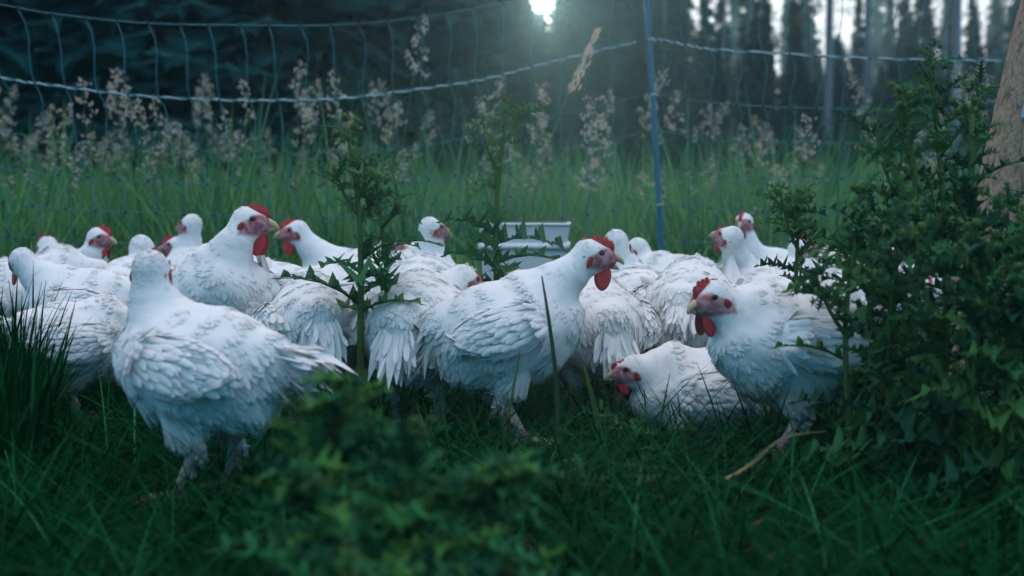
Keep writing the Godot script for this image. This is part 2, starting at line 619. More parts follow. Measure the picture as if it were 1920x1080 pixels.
		ball(lst, lobe_at, Vector3(0.0068, 0.0122 * (0.6 + 0.4 * ws), 0.0028), eb * Basis(Vector3(0, 0, 1), 0.35 * sd), 10, 8, Color(0.62, 1.0, 1.1))
		part("ear_lobe", finish(lst), m_red, t)
	var bst := begin()
	var gape: float = h.get("gape", 0.0)
	var b0 := H + (f * 0.03 - u * 0.002) * hs
	tube(bst, PackedVector3Array([b0 - f * 0.008 * hs, b0 + (f * 0.006 + u * 0.001) * hs, b0 + (f * 0.016 - u * 0.002) * hs, b0 + (f * 0.023 - u * 0.0075) * hs, b0 + (f * 0.0245 - u * 0.011) * hs]), PackedFloat32Array([0.0098 * hs, 0.0079 * hs, 0.0057 * hs, 0.0032 * hs, 0.0008]), 9, Color.WHITE)
	var gd := (f - u * gape).normalized()
	var b1 := H + (f * 0.024 - u * 0.012) * hs
	tube(bst, PackedVector3Array([b1, b1 + gd * 0.012 * hs, b1 + (gd * 0.022 + u * 0.001) * hs, b1 + (gd * 0.026 + u * 0.002) * hs]), PackedFloat32Array([0.0078 * hs, 0.006 * hs, 0.0033 * hs, 0.0008]), 8, Color(0.92, 0.9, 0.85))
	part("beak", finish(bst), m_beak, t)
	return t

func q_(i: int) -> float:
	return i / 4.0

func wing(t: Node3D, sd: float, B: Callable, R: Basis, droop: float, spots: Array, h: Dictionary, white: Color) -> void:
	var nu := 12
	var nv := 9
	var pts := []
	var offs := []
	var lift: float = h.get("wing", 1.0)
	for i in nu + 1:
		var uu := float(i) / nu
		var row := []
		var hh := 0.079 * pow(sin(PI * (0.14 + 0.80 * uu)), 0.62)
		for j in nv + 1:
			var vvv := float(j) / nv
			var x := 0.088 - 0.235 * uu - 0.012 * sin(PI * vvv)
			var y := 0.026 + hh * (1.0 - 2.0 * vvv) + 0.012 * uu - droop * uu * 0.08
			var edge := minf(minf(uu, 1.0 - uu) * 5.0, minf(vvv * 2.2, (1.0 - vvv) * 9.0))
			var o := -0.006 + (0.010 + 0.014 * smoothstep(0.0, 0.8, vvv) * lift) * sqrt(clampf(edge, 0.0, 1.0))
			row.append(onto(B.call(x, y, sd * (0.15 - 0.02 * absf(vvv - 0.5))), o + 0.006 * (1.0 if edge > 0.0 else 0.0)))
		pts.append(row)
	var st := begin()
	for i in nu:
		for j in nv:
			var a: Vector3 = pts[i][j]; var b: Vector3 = pts[i + 1][j]; var c: Vector3 = pts[i + 1][j + 1]; var d: Vector3 = pts[i][j + 1]
			if sd > 0:
				quad(st, a, d, c, b, white)
			else:
				quad(st, a, b, c, d, white)
	# flight feathers, long blades that follow the wing's lower and rear edge
	for k in 9:
		var q := k / 8.0
		var path: PackedVector3Array = []
		var wd: PackedFloat32Array = []
		for e in 5:
			var w := e / 4.0
			var ui := lerpf(0.40 + 0.12 * q, lerpf(0.72, 1.12, 1.0 - absf(q - 0.35)), w)
			var vi := lerpf(0.40 + 0.5 * q, lerpf(0.42, 0.88, q), w)
			var uc := clampf(ui, 0.0, 1.0)
			var fi := uc * nu
			var fj := vi * nv
			var i0 := mini(int(fi), nu - 1); var j0 := mini(int(fj), nv - 1)
			var p: Vector3 = (pts[i0][j0] as Vector3).lerp(pts[i0 + 1][j0], fi - i0).lerp((pts[i0][j0 + 1] as Vector3).lerp(pts[i0 + 1][j0 + 1], fi - i0), fj - j0)
			p += R * Vector3(-(ui - uc) * 0.23, 0, -sd * (ui - uc) * 0.06)
			p += Vector3(0, 0, sd * (0.0004 + 0.0003 * (8 - k)))
			path.append(p)
			wd.append([0.004, 0.0115, 0.0125, 0.0105, 0.0025][e])
		var g := rf(0.95, 1.0)
		blade(st, path, wd, Vector3(0, 1, 0.2 * sd), 0.1 * sd, white * g, white * g)
	part("wing", finish(st), m_wing, t)
	# coverts
	for i in range(1, nu):
		for j in range(1, nv):
			for rep in 3:
				var p: Vector3 = (pts[i][j] as Vector3).lerp(pts[i + 1][j], rf(-0.4, 0.4) if i < nu else 0.0)
				var n: Vector3 = ((pts[i + 1][j] as Vector3) - pts[i - 1][j]).cross((pts[i][j + 1] as Vector3) - pts[i][j - 1]).normalized()
				if n.z * sd < 0:
					n = -n
				var g := rf(0.95, 1.0)
				spots.append([p + n * 0.0022, n, R * Vector3(-1, -0.3 + 0.25 * i / nu, 0), rf(0.030, 0.046), 0.36, rf(0.0, 0.012), Color(g, g, g * 0.99)])

func tail(t: Node3D, TB: Vector3, tdir: Vector3, h: Dictionary, white: Color, spots: Array) -> void:
	var st := begin()
	var L0: float = h.get("tlen", 0.10)
	var upv := Vector3(0, 0, 1).cross(tdir).normalized()
	if upv.y < 0:
		upv = -upv
	for lay in 3:
		var cnt := 7 - lay
		for k in cnt:
			var q := (float(k) / (cnt - 1)) * 2.0 - 1.0
			var L := L0 * (1.0 - 0.16 * lay) * (1.0 - 0.22 * absf(q)) * rf(0.72, 1.12)
			var dv := (tdir + Vector3(0, 0, q * 0.30 + rf(-0.05, 0.05)) + upv * (0.10 - 0.13 * lay - 0.16 * q * q)).normalized()
			var p0 := TB + tdir * 0.008 + Vector3(0, 0, q * 0.022) + upv * (0.028 - 0.02 * lay)
			var path: PackedVector3Array = []
			var wd: PackedFloat32Array = []
			for e in 6:
				var w := e / 5.0
				path.append(p0 + dv * L * w - Vector3(0, 0.022 * w * w, 0) + upv * 0.006 * sin(PI * w))
				wd.append([0.006, 0.009, 0.0105, 0.0105, 0.0075, 0.001][e] * rf(0.75, 1.15))
			var g := rf(0.93, 1.0)
			blade(st, path, wd, Vector3(0, 0, 1) + upv * q * 0.8, 0.18, white * g, white * g)
			for e in 5:
				var w := rf(0.0, 0.62)
				var g2 := rf(0.93, 1.0)
				spots.append([along(path, w) + Vector3(rf(-1, 1), rf(-1, 1), rf(-1, 1)) * 0.007, (upv if lay == 0 else -upv) + Vector3(rf(-0.4, 0.4), 0, rf(-0.4, 0.4) + q * 0.5), dv, rf(0.028, 0.055), rf(0.2, 0.34), rf(-0.05, 0.22), Color(g2, g2, g2)])
	# down at the root of the tail
	part("tail", finish(st), m_wing, t)

# ---------------------------------------------------------------- plants

var m_grass: StandardMaterial3D
var m_leaf: StandardMaterial3D
var m_stem: StandardMaterial3D
var m_straw: StandardMaterial3D
var m_needle: StandardMaterial3D
var m_bark: StandardMaterial3D
var leaf_meshes: Array[ArrayMesh] = []
var leaf_mats := []
var leaf_dark := []
var bud_mesh: ArrayMesh

func bent(base: Vector3, az: float, th: float, curl: float, L: float, n: int) -> PackedVector3Array:
	var out: PackedVector3Array = [base]
	var p := base
	for i in n:
		var a := th + curl * (i + 0.5) / n
		p += Vector3(cos(az) * sin(a), cos(a), sin(az) * sin(a)) * L / n
		out.append(p)
	return out

func make_tuft(count: int, l0: float, l1: float, t0: float, t1: float, c0: float, c1: float, w: float, spread: float, floor_y := -0.01) -> ArrayMesh:
	var st := begin()
	for i in count:
		var az := rf(0, TAU)
		var r := spread * sqrt(rng.randf())
		var a2 := rf(0, TAU)
		var L := rf(l0, l1)
		var pts := bent(Vector3(cos(a2) * r, -0.01, sin(a2) * r), az, rf(t0, t1), rf(c0, c1), L, 5)
		for k in range(1, pts.size()):
			pts[k].y = maxf(pts[k].y, floor_y + 0.02)
		var ww := w * rf(0.6, 1.25)
		var g := rf(0.0, 1.0)
		var c := Color(0.45, 0.65, 0.6).lerp(Color(1.5, 1.3, 1.05), g * g)
		if rng.randf() < 0.035:
			c = Color(4.2, 1.9, 1.5)
		blade(st, pts, PackedFloat32Array([ww * 0.8, ww, ww * 0.95, ww * 0.8, ww * 0.5, ww * 0.06]), Vector3(-sin(az), 0, cos(az)), 0.25, c, c * 1.15)
	return finish(st, false)

func make_leaf(lobes: int, width: float, wave: float, arch: float) -> ArrayMesh:
	var st := begin()
	for sd in [-1.0, 1.0]:
		var prev := []
		for k in lobes:
			var y0 := 0.06 + 0.9 * k / lobes
			var dy := 0.9 / lobes
			var jit := rf(0.8, 1.2)
			for sm in [[0.0, 0.3, 0.0], [0.3, 0.62, 0.8], [0.52, 1.2, 1.3], [0.66, 0.45, -0.5]]:
				var y: float = y0 + dy * sm[0]
				var w: float = width * pow(sin(PI * clampf(pow(y, 0.85) * 0.92 + 0.06, 0.0, 1.0)), 0.8) * sm[1] * jit
				var z: float = wave * sm[2] * (1.0 if k % 2 == 0 else -0.4) + 0.3 * w
				var ytip: float = y + (0.05 if sm[1] > 1.0 else 0.0)
				prev.append([y, Vector3(sd * w, ytip, z)])
		prev.append([1.0, Vector3(0, 1.03, 0)])
		for i in prev.size() - 1:
			var m0 := Vector3(0, prev[i][0], 0); var m1 := Vector3(0, prev[i + 1][0], 0)
			var q := [m0, prev[i][1], prev[i + 1][1], m1]
			for e in 4:
				q[e] = Vector3(q[e].x, q[e].y * (1.0 - 0.18 * arch * q[e].y), q[e].z - arch * 0.42 * q[e].y * q[e].y)
			var col := Color(1, 1, 1) * rf(0.85, 1.15)
			if sd > 0:
				quad(st, q[0], q[3], q[2], q[1], col)
			else:
				quad(st, q[0], q[1], q[2], q[3], col)
	# midrib
	var rib: PackedVector3Array = []
	var rr: PackedFloat32Array = []
	for i in 5:
		var y := i / 4.0
		rib.append(Vector3(0, y * (1.0 - 0.18 * arch * y), -arch * 0.42 * y * y - 0.004))
		rr.append(0.016 * (1.0 - 0.85 * y))
	tube(st, rib, rr, 4, Color(2.4, 1.9, 1.8))
	return finish(st, false)

func make_bud() -> ArrayMesh:
	var st := begin()
	ball(st, Vector3(0, 0.5, 0), Vector3(0.42, 0.52, 0.42), Basis(), 7, 5, Color(1.1, 1.1, 1.0))
	for k in 16:
		var az := k * 2.4
		var y := 0.15 + 0.75 * k / 16.0
		var d := Vector3(cos(az), 0.45, sin(az))
		var p := Vector3(cos(az) * 0.36, y, sin(az) * 0.36)
		tri(st, p + Vector3(-sin(az), 0, cos(az)) * 0.1, p + d * 0.45, p - Vector3(-sin(az), 0, cos(az)) * 0.1, Color(1.5, 1.35, 1.1))
	return finish(st, false)

func place_leaf(t: Node, at: Vector3, az: float, elev: float, L: float, roll := 0.0) -> void:
	var y := Vector3(cos(az) * cos(elev), sin(elev), sin(az) * cos(elev))
	var z := Vector3(-cos(az) * sin(elev), cos(elev), -sin(az) * sin(elev))
	var b := Basis(y.cross(z), y, z) * Basis(Vector3(0, 1, 0), roll)
	var o := part("leaf", leaf_meshes[rng.randi() % leaf_meshes.size()], leaf_mats[rng.randi() % leaf_mats.size()], t)
	o.transform = Transform3D(b.scaled_local(Vector3(L, L, L)) if false else Basis(b.x * L, b.y * L, b.z * L), at)

func along(pts: PackedVector3Array, q: float) -> Vector3:
	var f := clampf(q, 0.0, 1.0) * (pts.size() - 1)
	var i := mini(int(f), pts.size() - 2)
	return pts[i].lerp(pts[i + 1], f - i)

func spray(t: Node, top: Vector3, dir: Vector3, size: float, buds: int, leaves: int) -> void:
	for k in buds:
		var o := part("bud", bud_mesh, m_stem, t)
		var s := size * rf(0.11, 0.17)
		var off := Vector3(rf(-1, 1), rf(-0.6, 0.8), rf(-1, 1)) * size * 0.26
		o.transform = Transform3D(Basis.from_euler(Vector3(rf(-0.6, 0.6), rf(0, 6), rf(-0.6, 0.6))).scaled(Vector3(s, s, s)), top + off)
	for k in leaves:
		var off := dir * rf(-0.9, 0.25) * size
		place_leaf(t, top + off + Vector3(rf(-1, 1), 0, rf(-1, 1)) * size * 0.2, rf(0, TAU), rf(0.2, 1.25), size * rf(0.35, 0.75), rf(-0.6, 0.6))

# a thistle: stem > leaves up its length, side branches, and a head of buds and small leaves
func thistle(label: String, x: float, z: float, H: float, lean: Vector2, leaves: int, L: float, branches: int, sd: int, group: String, low := 0.12, head := 0.11) -> Node3D:
	rng.seed = 5000 + sd
	var t := thing("thistle", label, "thistle", Vector3(x, 0, z), 0.0, group)
	var st := begin()
	var pts: PackedVector3Array = []
	var rad: PackedFloat32Array = []
	var wob := rf(0, TAU)
	for i in 8:
		var q := i / 7.0
		pts.append(Vector3(lean.x * q * q + 0.012 * sin(wob + q * 5.0), H * q - 0.02, lean.y * q * q + 0.012 * cos(wob + q * 4.0)))
		rad.append(lerpf(0.0085, 0.0038, q) * clampf(H / 0.6, 0.6, 1.2))
	tube(st, pts, rad, 7, Color(1.7, 1.35, 1.15))
	part("stem", finish(st), m_stem, t)
	var az := rf(0, TAU)
	for i in leaves:
		var q := lerpf(low, 0.97 if group != "" else 0.64, pow(float(i) / leaves, 1.0 if group != "" else 1.3))
		az += 2.4 + rf(-0.4, 0.4)
		place_leaf(t, along(pts, q), az, lerpf(0.25, 0.85, q) + rf(-0.2, 0.25), L * (lerpf(1.0, 0.5, q) if group != "" else (0.95 if q < 0.62 else 0.38)) * rf(0.75, 1.2), rf(-0.3, 0.3))
	for b in branches:
		var q := rf(0.5, 0.9) if group != "" else rf(0.66, 0.97)
		var p0 := along(pts, q)
		var ba := b * 2.4 + rf(-0.5, 0.5)
		var bl := H * (rf(0.14, 0.28) if group != "" else rf(0.08, 0.17))
		var bp := bent(p0, ba, 0.75, -0.5, bl, 5)
		var bst := begin()
		tube(bst, bp, PackedFloat32Array([0.0045, 0.004, 0.0036, 0.0032, 0.0028, 0.0024]), 5, Color(1.5, 1.3, 1.1))
		var br := part("branch", finish(bst), m_stem, t)
		for i in 5:
			place_leaf(br, along(bp, 0.2 + 0.18 * i), rf(0, TAU), rf(0.1, 0.9), L * rf(0.3, 0.6), rf(-0.4, 0.4))
		spray(br, bp[5], Vector3.UP, head * rf(0.5, 0.85), 3, 7)
	spray(t, pts[7], Vector3.UP, head, 6, 14)
	return t

# ---------------------------------------------------------------- trees

func make_spruce_crown(H: float, R: float, first: float) -> ArrayMesh:
	var st := begin()
	var y := first
	while y < H - 0.15:
		var rel := (y - first) / (H - first)
		var reach := R * pow(1.0 - rel, 0.85)
		var nb := 6 if rel < 0.8 else 4
		for b in nb:
			if rng.randf() < 0.10:
				continue
			var az := rf(0, TAU)
			var L := reach * rf(0.6, 1.12) + 0.12
			var dirv := Vector3(cos(az), 0, sin(az))
			var sidev := Vector3(-sin(az), 0, cos(az))
			var tw := 6
			var tone := Color(1, 1, 1) * rf(0.6, 1.3)
			var droop := rf(0.12, 0.42)
			for k in tw:
				var q := (k + 0.4) / tw
				var p := Vector3(0, y, 0) + dirv * L * q + Vector3(0, -droop * L * q * q + 0.1 * L * q, 0)
				var tl := L * 0.42 * (1.05 - q) + 0.14
				for s in [-1.0, 1.0]:
					var e: Vector3 = p + sidev * s * tl + dirv * tl * rf(0.3, 0.8) + Vector3(0, -tl * rf(0.15, 0.6), 0)
					var wv := dirv * (0.07 + 0.05 * tl) + Vector3(0, rf(-0.06, 0.02), 0)
					st.set_color(tone)
					tri(st, p - wv, e, p + wv, tone)
					var hang := Vector3(0, -rf(0.12, 0.28) * (0.5 + tl), 0)
					tri(st, p, e, (p + e) * 0.5 + hang, tone * 0.9)
				if k == tw - 1:
					tri(st, p - sidev * 0.09, p + dirv * L * 0.25 + Vector3(0, -0.08, 0), p + sidev * 0.09, tone)
		y += rf(0.16, 0.30) * (0.7 + 0.5 * (1.0 - rel))
	return finish(st, false)

func make_leafy_crown(H: float, R: float, first: float, count: int, leaf: float) -> ArrayMesh:
	var st := begin()
	var clumps := []
	for k in 34:
		var q := rf(0.0, 1.0)
		var rr := R * sin(PI * (0.12 + 0.8 * q)) * sqrt(rng.randf())
		var az := rf(0, TAU)
		clumps.append([Vector3(cos(az) * rr, first + (H - first) * q, sin(az) * rr), rf(0.22, 0.5) * R * 0.6, rf(0.65, 1.3)])
	for i in count:
		var c: Array = clumps[rng.randi() % clumps.size()]
		var v: Vector3 = Vector3(rng.randfn(), rng.randfn() * 0.8, rng.randfn()) * float(c[1]) * 0.6
		var p: Vector3 = c[0] + v
		var a := Vector3(rf(-1, 1), rf(-1, 1), rf(-1, 1)).normalized() * leaf
		var b := a.cross(Vector3(rf(-1, 1), rf(-1, 1), rf(-1, 1))).normalized() * leaf * 0.5
		var col: Color = Color(1, 1, 1) * float(c[2]) * rf(0.8, 1.2)
		quad(st, p - a, p - b, p + a, p + b, col)
	return finish(st, false)

func make_trunk(H: float, r: float, limbs: int, first: float) -> ArrayMesh:
	var st := begin()
	var pts: PackedVector3Array = []
	var rad: PackedFloat32Array = []
	for i in 9:
		var q := i / 8.0
		pts.append(Vector3(0.05 * sin(q * 4.0 + H), H * q - 0.15, 0.05 * cos(q * 3.0 + H)))
		rad.append(r * (1.0 - 0.85 * q) * (1.35 if i == 0 else 1.0))
	tube(st, pts, rad, 9, Color.WHITE)
	for k in limbs:
		var y := lerpf(first, H * 0.92, (k + rng.randf()) / limbs)
		var q := y / H
		tube(st, bent(Vector3(0, y, 0), rf(0, TAU), rf(0.7, 1.3), rf(-0.5, 0.3), H * rf(0.08, 0.17) * (1.15 - q), 4), PackedFloat32Array([r * 0.3 * (1.1 - q), r * 0.22 * (1.1 - q), r * 0.16 * (1.1 - q), r * 0.1 * (1.1 - q), 0.006]), 5, Color.WHITE)
	return finish(st)

var hens := [
	["nearest white hen at the left front, its head turned away from the camera", {"x": -0.53, "z": -2.35, "yaw": 162.0, "head": [0.085, 0.405, 0.0], "bend": 0.03, "hyaw": -75.0, "hpitch": 0.0, "pitch": 11.0, "tail": -14.0, "tlen": 0.14, "comb": 0.7, "wattle": 0.8, "cell": 0.0085, "hcell": 0.0036, "feathers": 2200, "hb": 0.236, "seed": 1, "step": [0.02, -0.02], "dirt": 0.15}],
	["white hen standing in profile in the middle, red comb and open beak", {"x": 0.0, "z": -2.9, "yaw": 4.0, "head": [0.165, 0.388, 0.0], "hpitch": -6.0, "pitch": 14.0, "tail": -58.0, "tlen": 0.12, "gape": 0.45, "wattle": 1.15, "comb": 1.05, "cell": 0.0085, "hcell": 0.0034, "feathers": 2200, "hb": 0.235, "seed": 2, "step": [0.0, 0.03], "dirt": 0.1}],
	["white hen striding at the right beside the tall thistles, facing left", {"x": 0.52, "z": -2.69, "yaw": 197.0, "head": [0.155, 0.325, 0.0], "hyaw": 22.0, "hpitch": -14.0, "bend": 0.07, "pitch": 6.0, "tail": 14.0, "comb": 1.1, "wattle": 1.1, "cell": 0.0085, "hcell": 0.0036, "feathers": 2000, "dirt": 0.8, "seed": 3, "step": [0.05, -0.04]}],
	["white hen lying down in the grass at the front right of the middle hen", {"x": 0.395, "z": -3.0, "yaw": 183.0, "lying": true, "head": [0.155, 0.155, -0.02], "hyaw": 8.0, "hpitch": -12.0, "pitch": -3.0, "hb": 0.1, "tail": -4.0, "comb": 0.6, "wattle": 0.8, "hs": 1.1, "size": 0.94, "cell": 0.0098, "hcell": 0.0036, "feathers": 2000, "seed": 4, "dirt": 0.35, "fat": 0.92}],
	["white hen seen from behind between the two slim thistles, head turned right", {"x": -0.2, "z": -3.05, "yaw": 78.0, "head": [0.13, 0.33, 0.07], "hyaw": -38.0, "hpitch": -18.0, "pitch": 10.0, "tail": -62.0, "tlen": 0.12, "comb": 0.4, "wattle": 0.5, "cell": 0.01, "feathers": 2000, "seed": 5}],
	["white hen seen from behind left of the slim thistle, head lowered out of sight", {"x": -0.44, "z": -3.1, "yaw": 104.0, "head": [0.2, 0.2, -0.03], "hpitch": -50.0, "pitch": 4.0, "tail": -50.0, "tlen": 0.12, "cell": 0.01, "feathers": 2000, "seed": 6, "dirt": 0.3}],
	["white hen with breast to the camera, upright neck and red comb, looking right", {"x": -0.688, "z": -3.3, "yaw": -72.0, "head": [0.07, 0.43, -0.06], "hyaw": 62.0, "hpitch": -4.0, "bend": 0.04, "pitch": 20.0, "hb": 0.26, "cell": 0.01, "hcell": 0.0036, "feathers": 2000, "comb": 1.05, "wattle": 1.2, "seed": 7, "dirt": 0.35, "size": 1.03}],
	["white hen with a muddy brown belly at the far left, behind the left front hen", {"x": -0.985, "z": -3.2, "yaw": 22.0, "head": [0.2, 0.22, 0.0], "hpitch": -40.0, "pitch": 2.0, "tail": -10.0, "hb": 0.2, "size": 0.92, "dirt": 1.3, "seed": 8, "feathers": 1600}],
	["white hen at the left edge turned left, neck stretched up behind the tall grass", {"x": -1.1, "z": -3.58, "yaw": 178.0, "head": [0.155, 0.36, 0.0], "hyaw": -50.0, "pitch": 4.0, "tail": -5.0, "seed": 9, "comb": 0.4}],
	["young white hen without a comb near the left edge", {"x": -1.446, "z": -3.9, "yaw": 12.0, "head": [0.16, 0.315, 0.0], "hpitch": -20.0, "comb": 0.0, "wattle": 0.25, "seed": 10}],
	["white hen at the back left looking right, with upright comb and red wattles", {"x": -1.448, "z": -4.6, "yaw": -18.0, "head": [0.115, 0.385, 0.0], "comb": 1.1, "wattle": 1.0, "seed": 11}],
	["white hen whose red face shows just left of the neck seen from behind", {"x": -1.38, "z": -4.2, "yaw": 8.0, "head": [0.15, 0.285, 0.0], "comb": 0.7, "wattle": 0.9, "seed": 12, "hpitch": -18.0}],
	["white hen seen from behind, its neck just beside that of the left front hen", {"x": -1.077, "z": -4.02, "yaw": 82.0, "head": [0.05, 0.36, 0.0], "bend": 0.03, "comb": 0.6, "wattle": 0.5, "seed": 13}],
	["white hen furthest back on the left, only its red comb over another's back", {"x": -1.6, "z": -5.0, "yaw": 140.0, "head": [0.1, 0.345, 0.0], "comb": 1.1, "seed": 14}],
	["white hen at the back left with upright neck and small pale comb, looking away", {"x": -1.038, "z": -4.6, "yaw": 122.0, "head": [0.04, 0.415, 0.0], "bend": 0.03, "hyaw": 25.0, "comb": 0.3, "wattle": 0.2, "seed": 15}],
	["back row white hen whose dark red head shows left of a pale combed hen", {"x": -1.07, "z": -5.05, "yaw": 180.0, "head": [0.14, 0.345, 0.0], "comb": 1.0, "seed": 16}],
	["back row white hen in profile facing left, left of the slim thistle", {"x": -0.509, "z": -4.4, "yaw": 184.0, "head": [0.16, 0.395, 0.0], "comb": 1.0, "wattle": 1.1, "seed": 17, "tail": 5.0}],
	["white hen behind the breast of the upright left hen, its head out of sight", {"x": -0.698, "z": -4.0, "yaw": 166.0, "head": [0.16, 0.3, 0.0], "seed": 18, "tail": -15.0}],
	["white hen crouched behind the slim thistle's stem, only its back showing", {"x": -0.45, "z": -3.65, "yaw": 10.0, "head": [0.19, 0.27, 0.0], "hpitch": -30.0, "seed": 19, "tail": -20.0}],
	["white hen whose pinkish face shows just right of the slim thistle's stem", {"x": -0.56, "z": -4.98, "yaw": 10.0, "head": [0.14, 0.36, 0.0], "comb": 0.4, "wattle": 0.7, "seed": 20}],
	["white hen with narrow raised head seen from behind, left of the white bin", {"x": -0.255, "z": -4.2, "yaw": 80.0, "head": [0.03, 0.41, 0.01], "bend": 0.02, "hyaw": -45.0, "comb": 0.2, "wattle": 0.3, "seed": 21}],
	["white hen with dark face at the back, by the left corner of the bin", {"x": -0.39, "z": -5.05, "yaw": 28.0, "head": [0.13, 0.385, 0.0], "comb": 0.4, "wattle": 0.5, "seed": 22}],
	["white hen with upright neck seen from behind, directly behind the middle hen's head", {"x": 0.307, "z": -3.6, "yaw": 97.0, "head": [0.04, 0.4, -0.035], "bend": 0.03, "comb": 0.45, "wattle": 0.5, "cell": 0.0105, "feathers": 1800, "seed": 23, "pitch": 14.0}],
	["white hen between the middle and the lying hen, ragged tail towards the camera", {"x": 0.185, "z": -3.18, "yaw": 102.0, "head": [0.14, 0.32, 0.0], "tail": -64.0, "tlen": 0.13, "pitch": 12.0, "cell": 0.0105, "feathers": 1900, "seed": 24}],
	["white hen at the back by the blue post's foot, tail tip up", {"x": 0.473, "z": -4.3, "yaw": 158.0, "head": [0.1, 0.355, 0.0], "hpitch": -20.0, "tail": 34.0, "comb": 0.3, "wattle": 0.3, "seed": 25}],
	["white hen with its rump to the camera, just left of the striding hen's head", {"x": 0.435, "z": -3.42, "yaw": 76.0, "head": [0.2, 0.22, 0.0], "hpitch": -45.0, "tail": -40.0, "cell": 0.0105, "feathers": 1800, "seed": 26}],
	["white hen right of the blue post, long leaning neck, looking away", {"x": 0.663, "z": -3.75, "yaw": 112.0, "head": [0.03, 0.42, -0.08], "bend": 0.02, "hyaw": 25.0, "comb": 0.45, "wattle": 0.5, "seed": 27, "hpitch": 10.0}],
	["white hen furthest back on the right, its head just above another's leaning neck", {"x": 0.91, "z": -4.98, "yaw": 206.0, "head": [0.11, 0.43, 0.0], "hyaw": 40.0, "comb": 1.0, "wattle": 0.9, "seed": 28}],
	["white hen looking right over the back of the striding hen, with big red wattles", {"x": 0.81, "z": -4.18, "yaw": 20.0, "head": [0.06, 0.375, 0.0], "bend": 0.03, "hyaw": -34.0, "comb": 1.05, "wattle": 1.15, "seed": 29, "hcell": 0.0038}],
	["low white hen between the striding hen's back and the thistles", {"x": 1.05, "z": -4.5, "yaw": 182.0, "head": [0.14, 0.3, 0.0], "comb": 0.6, "wattle": 1.1, "seed": 30}],
	["white hen hidden behind the stems of the thistles on the right, nearer one", {"x": 1.0, "z": -3.9, "yaw": 28.0, "head": [0.18, 0.27, 0.0], "seed": 31, "feathers": 900}],
	["white hen hidden behind the leaves of the thistles on the right, further one", {"x": 1.2, "z": -4.35, "yaw": 204.0, "head": [0.16, 0.3, 0.0], "seed": 32, "feathers": 900}],
]

var net_left := [
	[Vector3(-2.544, 1.366, -5.262), Vector3(-1.893, 1.232, -5.254), Vector3(-1.694, 1.202, -5.307), Vector3(-1.396, 1.18, -5.384), Vector3(-1.068, 1.183, -5.469), Vector3(-0.669, 1.197, -5.569), Vector3(-0.339, 1.241, -5.65), Vector3(-0.118, 1.287, -5.705), Vector3(0.108, 1.341, -5.76), Vector3(0.554, 1.466, -5.868)],
	[Vector3(-2.544, 1.11, -5.247), Vector3(-1.893, 0.963, -5.238), Vector3(-1.741, 0.94, -5.278), Vector3(-1.445, 0.907, -5.355), Vector3(-1.146, 0.894, -5.431), Vector3(-0.891, 0.897, -5.496), Vector3(-0.649, 0.91, -5.556), Vector3(-0.339, 0.955, -5.633), Vector3(-0.118, 0.994, -5.687), Vector3(0.086, 1.05, -5.738), Vector3(0.305, 1.109, -5.791), Vector3(0.512, 1.16, -5.84)],
	[Vector3(-2.544, 0.884, -5.233), Vector3(-1.893, 0.766, -5.226), Vector3(-1.712, 0.734, -5.273), Vector3(-1.416, 0.71, -5.35), Vector3(-1.125, 0.696, -5.425), Vector3(-0.831, 0.693, -5.498), Vector3(-0.431, 0.717, -5.597), Vector3(-0.226, 0.749, -5.647), Vector3(-0.122, 0.771, -5.673), Vector3(0.099, 0.832, -5.727), Vector3(0.298, 0.88, -5.775), Vector3(0.512, 0.936, -5.826)],
	[Vector3(-2.544, 0.736, -5.224), Vector3(-1.893, 0.628, -5.217), Vector3(-1.695, 0.603, -5.27), Vector3(-1.401, 0.581, -5.347), Vector3(-1.111, 0.568, -5.42), Vector3(-0.72, 0.565, -5.518), Vector3(-0.323, 0.591, -5.615), Vector3(-0.12, 0.633, -5.665), Vector3(0.086, 0.685, -5.716), Vector3(0.512, 0.783, -5.817)],
	[Vector3(-2.544, 0.598, -5.216), Vector3(-1.873, 0.5, -5.215), Vector3(-1.675, 0.476, -5.267), Vector3(-1.478, 0.466, -5.319), Vector3(-1.107, 0.449, -5.414), Vector3(-0.669, 0.442, -5.523), Vector3(-0.222, 0.477, -5.632), Vector3(0.197, 0.571, -5.734), Vector3(0.413, 0.616, -5.785), Vector3(0.52, 0.636, -5.81)],
	[Vector3(-2.544, 0.461, -5.207), Vector3(-1.893, 0.382, -5.202), Vector3(-1.478, 0.347, -5.312), Vector3(-0.669, 0.325, -5.516), Vector3(-0.222, 0.355, -5.624), Vector3(0.197, 0.431, -5.725), Vector3(0.52, 0.487, -5.801)],
	[Vector3(-2.544, 0.343, -5.2), Vector3(-1.893, 0.264, -5.195), Vector3(-1.478, 0.231, -5.305), Vector3(-0.669, 0.208, -5.508), Vector3(-0.222, 0.234, -5.617), Vector3(0.197, 0.299, -5.717), Vector3(0.52, 0.349, -5.793)],
	[Vector3(-2.544, 0.205, -5.192), Vector3(-1.893, 0.146, -5.188), Vector3(-0.669, 0.093, -5.501), Vector3(0.086, 0.144, -5.683), Vector3(0.52, 0.193, -5.783)],
]
